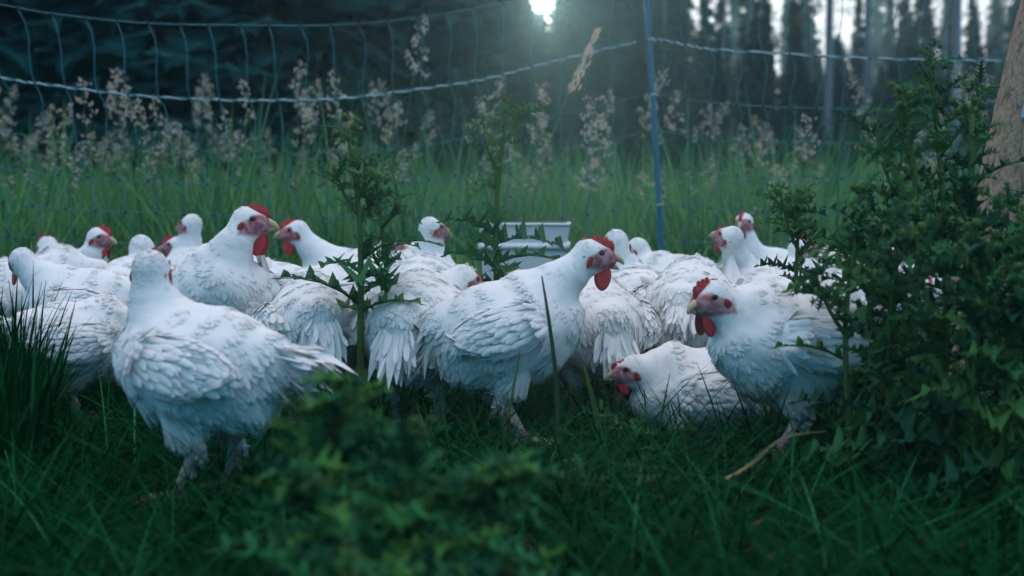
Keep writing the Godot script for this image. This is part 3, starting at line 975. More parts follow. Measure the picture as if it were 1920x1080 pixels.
var net_right := [
	[Vector3(0.576, 1.466, -5.868), Vector3(0.626, 1.443, -5.864), Vector3(1.16, 1.383, -5.825), Vector3(1.48, 1.365, -5.802), Vector3(2.001, 1.351, -5.766), Vector3(2.243, 1.353, -5.75)],
	[Vector3(0.57, 1.163, -5.85), Vector3(0.618, 1.169, -5.848), Vector3(0.731, 1.144, -5.839), Vector3(0.835, 1.128, -5.831), Vector3(1.16, 1.106, -5.808), Vector3(1.48, 1.087, -5.785), Vector3(1.778, 1.078, -5.765), Vector3(2.001, 1.074, -5.75), Vector3(2.243, 1.077, -5.733)],
	[Vector3(0.574, 0.939, -5.836), Vector3(0.622, 0.943, -5.834), Vector3(0.731, 0.921, -5.825), Vector3(0.944, 0.9, -5.81), Vector3(1.16, 0.888, -5.795), Vector3(1.58, 0.878, -5.766), Vector3(2.001, 0.871, -5.737), Vector3(2.243, 0.875, -5.721)],
	[Vector3(0.583, 0.788, -5.827), Vector3(0.626, 0.792, -5.824), Vector3(0.835, 0.758, -5.808), Vector3(1.16, 0.746, -5.786), Vector3(1.58, 0.739, -5.758), Vector3(2.243, 0.737, -5.713)],
	[Vector3(0.589, 0.638, -5.817), Vector3(0.626, 0.64, -5.815), Vector3(0.835, 0.616, -5.8), Vector3(0.942, 0.609, -5.792), Vector3(1.373, 0.6, -5.763), Vector3(2.243, 0.599, -5.704)],
	[Vector3(0.598, 0.489, -5.808), Vector3(0.626, 0.491, -5.806), Vector3(0.944, 0.469, -5.784), Vector3(1.16, 0.465, -5.769), Vector3(2.243, 0.457, -5.696)],
	[Vector3(0.607, 0.351, -5.799), Vector3(0.746, 0.336, -5.789), Vector3(1.16, 0.326, -5.761), Vector3(2.243, 0.319, -5.687)],
	[Vector3(0.615, 0.197, -5.789), Vector3(1.16, 0.177, -5.752), Vector3(2.243, 0.177, -5.679)],
]

func make_sky() -> Image:
	var im := Image.create_empty(1024, 512, false, Image.FORMAT_RGBF)
	var cl := FastNoiseLite.new()
	cl.seed = 3; cl.frequency = 1.6; cl.fractal_octaves = 5
	var sun := sun_dir()
	for j in 512:
		var el := PI * (0.5 - (j + 0.5) / 512.0)
		for i in 1024:
			var az := TAU * (i + 0.5) / 1024.0   # column 0 looks along -z
			var d := Vector3(sin(az) * cos(el), sin(el), -cos(az) * cos(el))
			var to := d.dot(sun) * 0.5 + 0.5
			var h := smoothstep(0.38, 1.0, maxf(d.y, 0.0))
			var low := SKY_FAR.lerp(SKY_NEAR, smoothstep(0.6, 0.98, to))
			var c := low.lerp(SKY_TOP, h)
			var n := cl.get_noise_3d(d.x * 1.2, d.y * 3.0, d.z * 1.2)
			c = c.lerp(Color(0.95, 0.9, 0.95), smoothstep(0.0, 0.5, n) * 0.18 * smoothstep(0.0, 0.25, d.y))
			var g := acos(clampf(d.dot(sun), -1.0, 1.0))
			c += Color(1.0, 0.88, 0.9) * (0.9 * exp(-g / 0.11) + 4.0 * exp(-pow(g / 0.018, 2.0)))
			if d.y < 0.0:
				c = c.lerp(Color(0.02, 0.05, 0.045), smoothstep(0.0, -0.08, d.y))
			im.set_pixel(i, j, c)
	return im

func sun_dir() -> Vector3:
	var az := deg_to_rad(1.1)
	var el := deg_to_rad(8.0)
	return Vector3(sin(az) * cos(el), sin(el), -cos(az) * cos(el))

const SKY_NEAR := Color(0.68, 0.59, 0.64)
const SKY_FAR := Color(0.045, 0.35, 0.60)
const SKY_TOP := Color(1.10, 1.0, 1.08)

func _ready() -> void:
	# camera
	var cam := Camera3D.new()
	cam.name = "camera"
	add_child(cam)
	cam.position = Vector3(0, 0.5, 0)
	cam.rotation.x = -atan(160.0 / 2637.0)
	cam.fov = 23.144
	cam.near = 0.05
	cam.far = 400.0
	var at := CameraAttributesPhysical.new()
	at.frustum_focal_length = 58.6
	at.exposure_aperture = 4.0
	at.frustum_focus_distance = 3.15
	cam.attributes = at
	cam.fov = 23.144
	# sky, air
	var env := Environment.new()
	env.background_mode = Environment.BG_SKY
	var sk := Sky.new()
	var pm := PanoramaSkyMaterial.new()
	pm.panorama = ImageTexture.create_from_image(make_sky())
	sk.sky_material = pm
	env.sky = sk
	env.background_energy_multiplier = 1.0
	env.tonemap_mode = Environment.TONE_MAPPER_LINEAR
	env.tonemap_exposure = 1.42
	env.sdfgi_enabled = true
	env.ssao_enabled = true
	env.ssil_enabled = true
	env.volumetric_fog_enabled = true
	env.volumetric_fog_density = 0.0030
	env.volumetric_fog_albedo = Color(0.60, 0.89, 0.97)
	env.volumetric_fog_anisotropy = 0.76
	var we := WorldEnvironment.new()
	we.name = "world_environment"
	we.environment = env
	add_child(we)
	# sun, low behind the trees
	var sun := DirectionalLight3D.new()
	sun.name = "sun"
	add_child(sun)
	sun.look_at_from_position(sun_dir() * 50.0, Vector3.ZERO)
	sun.light_energy = 1.1
	sun.light_color = Color(1.0, 0.84, 0.75)
	sun.light_angular_distance = 0.5
	sun.shadow_enabled = true
	materials()
	ground()
	forest()
	meadow()
	fence()
	wooden_post()
	bin()
	for h in hens:
		if not only_hens.is_empty() and not int(h[1].seed) in only_hens:
			continue
		make_hen("hen", h[0], h[1])
	thistles()
	front_grass()

var only_hens := []


func materials() -> void:
	hen_materials()
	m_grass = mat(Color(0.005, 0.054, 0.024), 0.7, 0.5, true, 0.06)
	m_leaf = mat(Color(0.034, 0.16, 0.068), 0.6, 0.8, true, 0.16)
	leaf_mats = [m_leaf, mat(Color(0.060, 0.19, 0.060), 0.6, 0.8, true, 0.16), mat(Color(0.015, 0.09, 0.05), 0.55, 0.7, true, 0.16)]
	leaf_dark = leaf_mats
	m_stem = mat(Color(0.07, 0.13, 0.04), 0.6, 0.2, true, 0.2)
	m_straw = mat(Color(0.40, 0.34, 0.32), 0.9, 0.5)
	m_needle = mat(Color(0.006, 0.042, 0.042), 0.75, 0.2, true, 0.2)
	m_bark = mat(Color(0.06, 0.07, 0.08), 0.95)
	rng.seed = 77
	for k in 6:
		leaf_meshes.append(make_leaf(6 + k % 3, rf(0.13, 0.20), rf(0.05, 0.12), rf(0.2, 1.4)))
	bud_mesh = make_bud()

func ground() -> void:
	var st := begin()
	var nz := FastNoiseLite.new()
	nz.seed = 5; nz.frequency = 0.8
	var xs := [-70.0, -40.0, -25.0, -12.0]
	var x := -6.0
	while x <= 6.01:
		xs.append(x); x += 0.25
	xs.append_array([12.0, 25.0, 40.0, 70.0])
	var zs := [30.0, 8.0]
	var z := 1.0
	while z >= -10.01:
		zs.append(z); z -= 0.25
	zs.append_array([-14.0, -20.0, -40.0, -70.0, -100.0])
	var y := func(a: float, b: float) -> float: return nz.get_noise_2d(a, b) * 0.018 - 0.012
	for i in xs.size() - 1:
		for j in zs.size() - 1:
			quad(st, Vector3(xs[i], y.call(xs[i], zs[j]), zs[j]), Vector3(xs[i], y.call(xs[i], zs[j + 1]), zs[j + 1]), Vector3(xs[i + 1], y.call(xs[i + 1], zs[j + 1]), zs[j + 1]), Vector3(xs[i + 1], y.call(xs[i + 1], zs[j]), zs[j]), Color.WHITE)
	var m := mat(Color(0.022, 0.03, 0.02), 0.95)
	var t := NoiseTexture2D.new()
	t.width = 512; t.height = 512; t.seamless = true
	var fn := FastNoiseLite.new()
	fn.seed = 8; fn.frequency = 0.03; fn.fractal_octaves = 5
	t.noise = fn
	var g := Gradient.new()
	g.set_color(0, Color(0.35, 0.42, 0.3)); g.set_color(1, Color(1, 1, 1))
	t.color_ramp = g
	m.albedo_texture = t
	m.uv1_triplanar = true; m.uv1_world_triplanar = true
	m.uv1_scale = Vector3(1.3, 1.3, 1.3)
	var o := part("ground", finish(st), m, self)
	o.set_meta("kind", "structure")
	o.set_meta("label", "dark earth of the pasture under grass and thistles")
	o.set_meta("category", "ground")

# ---------------------------------------------------------------- forest

func tree(called: String, label: String, category: String, group: String, x: float, z: float, s: float, tr: Mesh, crown: Mesh, mb: Material, mc: Material, slim := 1.0) -> void:
	var t := thing(called, label, category, Vector3(x, 0, z), rf(0, TAU), group)
	t.scale = Vector3(s * rf(0.9, 1.15) * slim, s, s * rf(0.9, 1.15) * slim)
	part("trunk", tr, mb, t)
	part("crown", crown, mc, t)

func forest() -> void:
	rng.seed = 4242
	var sp := []
	for k in 3:
		var H := 12.0 + k * 1.5
		sp.append([make_trunk(H, 0.16, 0, 1.0), make_spruce_crown(H, 2.3 - 0.2 * k, 0.5 + 0.25 * k)])
	var pine := []
	for k in 2:
		pine.append([make_trunk(17.0, 0.10, 10, 5.0), make_leafy_crown(17.5, 2.2, 5.5 + 1.5 * k, 2600, 0.16)])
	var birch := []
	for k in 2:
		birch.append([make_trunk(11.0, 0.10, 12, 1.6), make_leafy_crown(11.5, 2.1, 1.2 + k, 3000, 0.075)])
	var bushes := []
	for k in 2:
		bushes.append([make_trunk(2.2, 0.03, 8, 0.2), make_leafy_crown(2.6, 1.5, 0.1, 2400, 0.06)])
	var m_birch := mat(Color(0.24, 0.27, 0.30), 0.9)
	var m_leafy := mat(Color(0.022, 0.075, 0.052), 0.7, 0.6, true, 0.15)
	var m_sunlit_leafy := mat(Color(0.07, 0.095, 0.035), 0.7, 0.6, true, 0.15)  # yellow-green of sunlit birch leaves, put into the base colour
	var F := 2637.0
	var m_grey := mat(Color(0.10, 0.13, 0.15), 0.95)
	var m_needle_pale := mat(Color(0.014, 0.085, 0.085), 0.75, 0.3, true, 0.2)
	# spruces: dense on the left, thinning out to the right
	for k in 62:
		var px := rf(-420.0, 760.0)
		var d := rf(14.5, 34.0)
		var v: Array = sp[rng.randi() % 3]
		tree("spruce", "dark spruce in the dense stand beyond the fence on the left", "spruce", "spruces of the dense left stand", (px - 960.0) / F * d, -d, rf(0.7, 1.2), v[0], v[1], m_bark, m_needle if k % 3 else m_needle_pale)
	for k in 46:
		var px := 1190.0 + 960.0 * (k + rf(0.0, 0.9)) / 46.0
		var d := rf(34.0, 58.0)
		var j := rng.randi() % 3
		tree("spruce", "slender spruce of the open stand beyond the fence on the right", "spruce", "spruces of the open right stand", (px - 960.0) / F * d, -d, rf(0.10, 0.20) * d / (12.0 + 1.5 * j), sp[j][0], sp[j][1], m_bark, m_needle if k % 3 else m_needle_pale, rf(0.6, 0.85))
	for k in 70:
		var px := rf(880.0, 2150.0)
		var d := rf(29.0, 44.0)
		var v: Array = sp[rng.randi() % 3]
		tree("young_spruce", "young spruce in the low thicket along the open forest edge", "spruce", "young spruces along the forest edge", (px - 960.0) / F * d, -d, rf(0.2, 0.34), v[0], v[1], m_bark, m_needle)
	for k in 44:
		var px := rf(800.0, 1260.0)
		var d := rf(42.0, 64.0)
		var v: Array = sp[rng.randi() % 3]
		tree("far_spruce", "hazy far spruce below the low sun", "spruce", "far spruces below the sun", (px - 960.0) / F * d, -d, (0.110 + 0.042 * minf(absf(px - 1012.0) / 40.0, 2.0) + rf(0.0, 0.035)) * d / (12.0 + 1.5 * sp.find(v)), v[0], v[1], m_bark, m_needle)
	for px in [1405, 1552, 1618, 1790]:
		var d := rf(26.0, 38.0)
		var v: Array = pine[rng.randi() % 2]
		tree("pine", "tall pine with bare pale trunk in the open stand on the right", "pine", "pines with pale trunks", (px - 960.0) / F * d, -d, rf(0.85, 1.1), v[0], v[1], m_birch, m_needle)
	for px in [75, 158, 355, 480, 623, 690, 785]:
		var d := rf(21.0, 27.0)
		var v: Array = pine[rng.randi() % 2]
		tree("pine", "tall pine with grey trunk among the dark spruces on the left", "pine", "pines among the left spruces", (px - 960.0) / F * d, -d, rf(0.85, 1.1), v[0], v[1], m_grey, m_needle)
	for q in [[1350, 33], [1245, 38], [1440, 44], [1180, 45], [1700, 42], [1850, 40], [1300, 48], [1520, 36], [1600, 47], [1765, 35], [1920, 46], [1395, 52]]:
		var v: Array = birch[rng.randi() % 2]
		tree("birch", "slim broad-leaved tree with leaves painted sunlit yellow-green at the forest edge on the right", "birch", "trees painted as sunlit at the forest edge", (q[0] - 960.0) / F * q[1], -float(q[1]), rf(0.6, 0.8), v[0], v[1], m_birch, m_sunlit_leafy)
	for q in [[930, 40], [985, 46], [1040, 43], [1095, 38], [870, 36], [1012, 55]]:
		var v: Array = birch[rng.randi() % 2]
		tree("birch", "slim broad-leaved tree standing against the glow of the low sun", "birch", "broad-leaved trees under the sun", (q[0] - 960.0) / F * q[1], -float(q[1]), (0.110 + 0.0004 * absf(q[0] - 1012.0)) * q[1] / 11.0, v[0], v[1], m_bark, m_leafy)
	for k in 40:
		var px := rf(-250.0, 2150.0)
		var d := rf(13.0, 17.0) if px < 900 else rf(20.0, 32.0)
		var v: Array = bushes[rng.randi() % 2]
		tree("bush", "low leafy bush at the foot of the forest", "bush", "bushes at the foot of the forest", (px - 960.0) / F * d, -d, rf(0.45, 0.8), v[0], v[1], m_bark, m_leafy)

# ---------------------------------------------------------------- meadow behind the fence

var clump := FastNoiseLite.new()

func scatter(n: int, d0: float, d1: float, p0: float, p1: float, s0: float, s1: float, c0: Color, c1: Color, places: Array, tints: Array, patch := 0.0) -> void:
	clump.frequency = 0.9
	for i in n:
		var d := sqrt(rf(d0 * d0, d1 * d1))
		var x := (rf(p0, p1) - 960.0) / 2637.0 * d
		var s := rf(s0, s1) * (1.0 + patch * 0.55 * clump.get_noise_2d(x, d))
		places.append(Transform3D(Basis.from_euler(Vector3(0, rf(0, TAU), 0)).scaled(Vector3(s, s * rf(0.85, 1.15), s)), Vector3(x, -0.01, -d)))
		tints.append(c0.lerp(c1, rng.randf()))

func meadow() -> void:
	rng.seed = 99
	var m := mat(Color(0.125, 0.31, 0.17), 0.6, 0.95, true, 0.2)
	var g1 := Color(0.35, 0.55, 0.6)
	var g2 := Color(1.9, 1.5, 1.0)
	for k in 3:
		var tall := make_tuft(12, 0.5, 1.0, 0.03, 0.30, 0.15, 1.2, 0.0075, 0.10)
		var pl := []; var co := []
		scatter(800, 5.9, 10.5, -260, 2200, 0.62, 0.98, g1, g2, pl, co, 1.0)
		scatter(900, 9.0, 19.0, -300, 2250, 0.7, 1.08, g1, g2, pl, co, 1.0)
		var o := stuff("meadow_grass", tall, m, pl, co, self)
		tag(o, "tall uncut meadow grass behind the net fence", "grass", "tall grass of the meadow")
		var low := make_tuft(14, 0.16, 0.4, 0.1, 0.7, 0.3, 1.4, 0.0048, 0.08)
		pl = []; co = []
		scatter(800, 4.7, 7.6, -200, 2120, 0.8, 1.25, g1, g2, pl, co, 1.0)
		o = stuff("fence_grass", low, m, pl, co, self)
		tag(o, "soft knee-high grass along the foot of the net fence", "grass", "grass along the fence")
	# flowering stalks
	var heads := []
	for k in 4:
		var st := begin()
		var H := 0.9 + 0.12 * k
		var pts := bent(Vector3(0, -0.02, 0), rf(0, TAU), 0.02, rf(0.1, 0.3), H, 8)
		tube(st, pts, PackedFloat32Array([0.0022, 0.0022, 0.002, 0.002, 0.0018, 0.0016, 0.0014, 0.0012, 0.001]), 4, Color.WHITE)
		var hd := begin()
		var nb := 5 + k * 3
		for b in nb:
			var q := 0.80 + 0.2 * b / nb
			var p := along(pts, q)
			var az := rf(0, TAU)
			var rr := (0.022 if k < 2 else 0.03) * (1.1 - 0.8 * (q - 0.8) / 0.2)
			var e := p + Vector3(cos(az) * rr, 0.015, sin(az) * rr)
			for s in 7:
				var o := e + Vector3(rng.randfn(), rng.randfn() * 1.3, rng.randfn()) * 0.0075
				var a := Vector3(rf(-0.5, 0.5), 1, rf(-0.5, 0.5)).normalized() * rf(0.006, 0.011)
				var w := a.cross(Vector3(rf(-1, 1), 0.1, rf(-1, 1))).normalized() * 0.0038
				quad(hd, o - a, o - w, o + a, o + w, Color.WHITE * rf(0.8, 1.15))
		heads.append([finish(st), finish(hd, false)])
	var m_head := mat(Color(0.66, 0.54, 0.44), 0.9, 0.8)
	var m_stalk := mat(Color(0.12, 0.17, 0.07), 0.7, 0.4)
	for k in 170:
		var d := rf(6.0, 10.5)
		var px := 0.0
		var r := rng.randf()
		if r < 0.5:
			px = rf(-60, 760)
		elif r < 0.72:
			px = rf(760, 1240)
		else:
			px = rf(1240, 1900)
		var v: Array = heads[rng.randi() % 4]
		var t := thing("flowering_grass", "pale seed head of flowering grass standing above the meadow behind the net", "grass stalk", Vector3((px - 960.0) / 2637.0 * d, 0, -d), rf(0, TAU), "flowering grass stalks behind the fence")
		var s := rf(0.72, 1.16) if px < 900 else rf(0.55, 1.0)
		t.scale = Vector3(1.5, s, 1.5)
		t.rotation.x = rf(-0.08, 0.08)
		t.rotation.z = rf(-0.08, 0.08)
		part("stalk", v[0], m_stalk, t)
		part("seed_head", v[1], m_head, t)
	# the one long plume that leans across the net
	var t := thing("leaning_grass", "long silvery grass plume leaning right, across the upper cords of the net", "grass stalk", Vector3(0.02, 0, -4.75))
	var st := begin()
	var pts := bent(Vector3(-0.03, 0.0, 0), 0.0, 0.06, 0.42, 1.13, 9)
	tube(st, pts, PackedFloat32Array([0.003, 0.003, 0.003, 0.003, 0.0028, 0.0026, 0.0024, 0.002, 0.0015, 0.001]), 5, Color(2.6, 2.2, 2.4))
	part("stalk", finish(st), m_stalk, t)
	st = begin()
	for b in 90:
		var q := rf(0.80, 1.0)
		var p := along(pts, q)
		var off := Vector3(rf(-0.2, 1.0) * 0.035 * (1.05 - q) * 5.0, 0, 0) if b % 3 == 0 else Vector3(rf(-1, 1) * 0.008, 0, rf(-1, 1) * 0.008)
		var a := Vector3(0.45, 0.85, rf(-0.3, 0.3)).normalized() * rf(0.010, 0.018)
		var w := Vector3(0.85, -0.4, rf(-0.5, 0.5)).normalized() * 0.0034
		quad(st, p + off - a, p + off - w, p + off + a, p + off + w, Color.WHITE * rf(0.9, 1.2))
	part("plume", finish(st, false), m_head, t)

# ---------------------------------------------------------------- fence

func smooth_line(pts: Array, per := 6) -> PackedVector3Array:
	var out: PackedVector3Array = []
	for i in pts.size() - 1:
		var a: Vector3 = pts[maxi(i - 1, 0)]; var b: Vector3 = pts[i]; var c: Vector3 = pts[i + 1]; var d: Vector3 = pts[mini(i + 2, pts.size() - 1)]
		for k in per:
			out.append(b.cubic_interpolate(c, a, d, float(k) / per))
	out.append(pts[-1])
	return out

func at_x(line: PackedVector3Array, x: float) -> Vector3:
	for i in line.size() - 1:
		if line[i + 1].x >= x:
			return line[i].lerp(line[i + 1], clampf((x - line[i].x) / maxf(line[i + 1].x - line[i].x, 1e-5), 0.0, 1.0))
	return line[-1]

func fence() -> void:
	rng.seed = 31
	var m_cord := mat(Color(0.028, 0.19, 0.22), 0.5)
	var m_pale := mat(Color(0.46, 0.58, 0.64), 0.5)
	var m_knot := mat(Color(0.01, 0.018, 0.03), 0.5)
	var side := 0
	for span in [net_left, net_right]:
		var t := thing("net_fence", ["poultry net of teal cords sagging left of the blue post", "poultry net of teal cords stretched right of the blue post"][side], "net fence", Vector3.ZERO, 0.0, "")
		var lines := []
		for l in span:
			lines.append(smooth_line(l))
		for k in lines.size():
			var st := begin()
			var ln: PackedVector3Array = lines[k]
			var rad: PackedFloat32Array = []
			rad.resize(ln.size())
			if k == 1:
				# twisted pair, one strand pale
				for s in 2:
					var fine: PackedVector3Array = []
					var fr: PackedFloat32Array = []
					var n := 260 if side == 0 else 150
					for i in n + 1:
						var p := along(ln, float(i) / n)
						var w := i * 0.85 + s * PI
						fine.append(p + Vector3(0, cos(w), sin(w)) * 0.0028)
						fr.append(0.0029)
					var ss := begin()
					tube(ss, fine, fr, 5, Color.WHITE)
					part("cord", finish(ss), m_pale if s == 0 else m_cord, t)
				continue
			rad.fill(0.0025 if k == 0 else (0.0018 if side == 0 else 0.0024))
			tube(st, ln, rad, 6, Color.WHITE)
			part("cord", finish(st), m_cord, t)
		var knots := []
		var kc := []
		var x0 := -2.5 if side == 0 else 0.60
		var x1 := 0.5 if side == 0 else 2.2
		var step := 0.1116 if side == 0 else 0.1075
		var kn := begin()
		ball(kn, Vector3.ZERO, Vector3(1, 0.8, 0.8), Basis(), 7, 5, Color.WHITE)
		var knot_mesh := finish(kn)
		var x := x0
		while x < x1:
			var fine: PackedVector3Array = []
			var fr: PackedFloat32Array = []
			var bow := rf(0.006, 0.02) * (1.0 if side == 1 else 0.8)
			var prev := Vector3.ZERO
			for k in lines.size():
				var sh := 0.055 * k * clampf(1.0 - (x + 1.9) / 2.4, 0.0, 1.0) * (1.0 - 0.06 * k) if side == 0 else 0.0
				var p := at_x(lines[k], x + sh + rf(-0.004, 0.004))
				if k > 0:
					for e in 5:
						var q := e / 5.0
						var w := sin(q * PI) * bow * (-1.0 if side == 1 and k == 1 else 1.0) + sin(q * TAU) * bow * 0.7
						fine.append(prev.lerp(p, q) + Vector3(w, 0, rf(-0.003, 0.003)))
						fr.append(0.0016)
				prev = p
				knots.append(Transform3D(Basis().scaled(Vector3(0.0068, 0.007, 0.0065)), p))
				kc.append(Color.WHITE)
			fine.append(prev); fr.append(0.0016)
			fine.append(prev + Vector3(0, -0.2, 0)); fr.append(0.0016)
			var st := begin()
			tube(st, fine, fr, 5, Color.WHITE)
			part("upright_cord", finish(st), m_cord, t)
			x += step
		stuff("knots", knot_mesh, m_knot, knots, kc, t)
		side += 1
	# the post
	var pt := thing("fence_post", "slim blue plastic post leaning left, holding up the net", "fence post", Vector3(0.632, 0, -5.80))
	var st := begin()
	tube(st, PackedVector3Array([Vector3(0.008, -0.15, 0.01), Vector3(-0.012, 0.2, 0.01), Vector3(-0.045, 0.8, -0.005), Vector3(-0.083, 1.36, -0.02), Vector3(-0.09, 1.48, -0.022)]), PackedFloat32Array([0.0125, 0.0125, 0.012, 0.0115, 0.0115]), 10, Color.WHITE)
	part("shaft", finish(st), mat(Color(0.010, 0.13, 0.22), 0.5), pt)
	var clip := begin()
	for y in [0.49, 0.94, 1.165]:
		var xo: float = -0.012 - 0.054 * (y - 0.2)
		tube(clip, PackedVector3Array([Vector3(xo - 0.013, y, 0.012), Vector3(xo, y + 0.003, 0.024), Vector3(xo + 0.015, y, 0.012)]), PackedFloat32Array([0.003, 0.004, 0.003]), 6, Color.WHITE)
	part("clip", finish(clip), mat(Color(0.5, 0.52, 0.55), 0.5), pt)

func wooden_post() -> void:
	var t := thing("wooden_post", "thick leaning wooden post with a pale blue-grey tag, behind the thistles at the right edge", "post", Vector3(1.085, 0, -3.4))
	var st := begin()
	var pts: PackedVector3Array = []
	var rad: PackedFloat32Array = []
	for i in 12:
		var h := -0.1 + 1.7 * i / 11.0
		pts.append(Vector3(0.228 * h, h, 0.0))
		rad.append(0.085 + 0.003 * sin(h * 9.0))
	tube(st, pts, rad, 28, Color.WHITE)
	var m := mat(Color(0.36, 0.25, 0.17), 0.9)
	var tx := NoiseTexture2D.new()
	tx.width = 512; tx.height = 512; tx.seamless = true
	var fn := FastNoiseLite.new()
	fn.seed = 21; fn.frequency = 0.02; fn.fractal_octaves = 5; fn.domain_warp_enabled = true; fn.domain_warp_amplitude = 25.0
	tx.noise = fn
	var g := Gradient.new()
	g.set_color(0, Color(0.28, 0.24, 0.2)); g.add_point(0.42, Color(0.7, 0.66, 0.6)); g.set_color(1, Color(1, 1, 1))
	tx.color_ramp = g
	m.albedo_texture = tx
	var nt := NoiseTexture2D.new()
	nt.width = 512; nt.height = 512; nt.seamless = true; nt.as_normal_map = true; nt.bump_strength = 14.0; nt.noise = fn
	m.normal_enabled = true; m.normal_texture = nt
	m.uv1_triplanar = true; m.uv1_scale = Vector3(5, 1.6, 5)
	part("shaft", finish(st), m, t)
	var tg := begin()
	var ax := Vector3(0.228, 1, 0).normalized()
	for i in 8:
		var q := []
		for e in [[0, 0], [0, 1], [1, 1], [1, 0]]:
			var w: float = deg_to_rad(62.0 + (i + e[0]) * 7.5)
			var h: float = 0.69 + 0.085 * e[1]
			q.append(Vector3(0.228 * h, h, 0) + Vector3(cos(w) * 0.0895, -cos(w) * 0.02, sin(w) * 0.0895))
		quad(tg, q[0], q[1], q[2], q[3], Color.WHITE)
	part("tag", finish(tg), mat(Color(0.33, 0.42, 0.5), 0.6), t)

func ring(st: SurfaceTool, w0: float, d0: float, y0: float, w1: float, d1: float, y1: float, inward := false) -> void:
	var lo := [Vector3(-w0, y0, d0), Vector3(w0, y0, d0), Vector3(w0, y0, -d0), Vector3(-w0, y0, -d0)]
	var hi := [Vector3(-w1, y1, d1), Vector3(w1, y1, d1), Vector3(w1, y1, -d1), Vector3(-w1, y1, -d1)]
	for k in 4:
		var k2 := (k + 1) % 4
		if inward:
			quad(st, lo[k], lo[k2], hi[k2], hi[k], Color.WHITE)
		else:
			quad(st, lo[k], hi[k], hi[k2], lo[k2], Color.WHITE)

func bin() -> void:
	var t := thing("white_bin", "open white plastic bin with a stepped rim behind the slim thistle", "bin", Vector3(0.045, 0, -4.72), deg_to_rad(-4.0))
	var m := mat(Color(0.74, 0.73, 0.74), 0.45)
	var st := begin()
	ring(st, 0.118, 0.10, 0.01, 0.134, 0.115, 0.345)
	ring(st, 0.118, 0.10, 0.01, 0.0, 0.0, 0.012)
	part("body", finish(st, false), m, t)
	st = begin()
	ring(st, 0.134, 0.115, 0.345, 0.147, 0.128, 0.345)
	ring(st, 0.147, 0.128, 0.345, 0.1475, 0.1285, 0.366)
	ring(st, 0.1475, 0.1285, 0.366, 0.139, 0.12, 0.369)
	part("lip", finish(st, false), m, t)
	st = begin()
	ring(st, 0.139, 0.12, 0.369, 0.145, 0.126, 0.424)
	ring(st, 0.128, 0.11, 0.02, 0.139, 0.12, 0.43, true)
	part("upper_wall", finish(st, false), m, t)
	st = begin()
	ring(st, 0.145, 0.126, 0.424, 0.15, 0.131, 0.424)
	ring(st, 0.15, 0.131, 0.424, 0.15, 0.131, 0.434)
	ring(st, 0.15, 0.131, 0.434, 0.139, 0.12, 0.434)
	part("rim", finish(st, false), m, t)
	for x in [-0.06, 0.065]:
		st = begin()
		tube(st, PackedVector3Array([Vector3(x, 0.37, 0.121), Vector3(x, 0.423, 0.1268)]), PackedFloat32Array([0.0022, 0.0022]), 6, Color.WHITE)
		part("rib", finish(st), m, t)

# ---------------------------------------------------------------- thistles and the grass in front

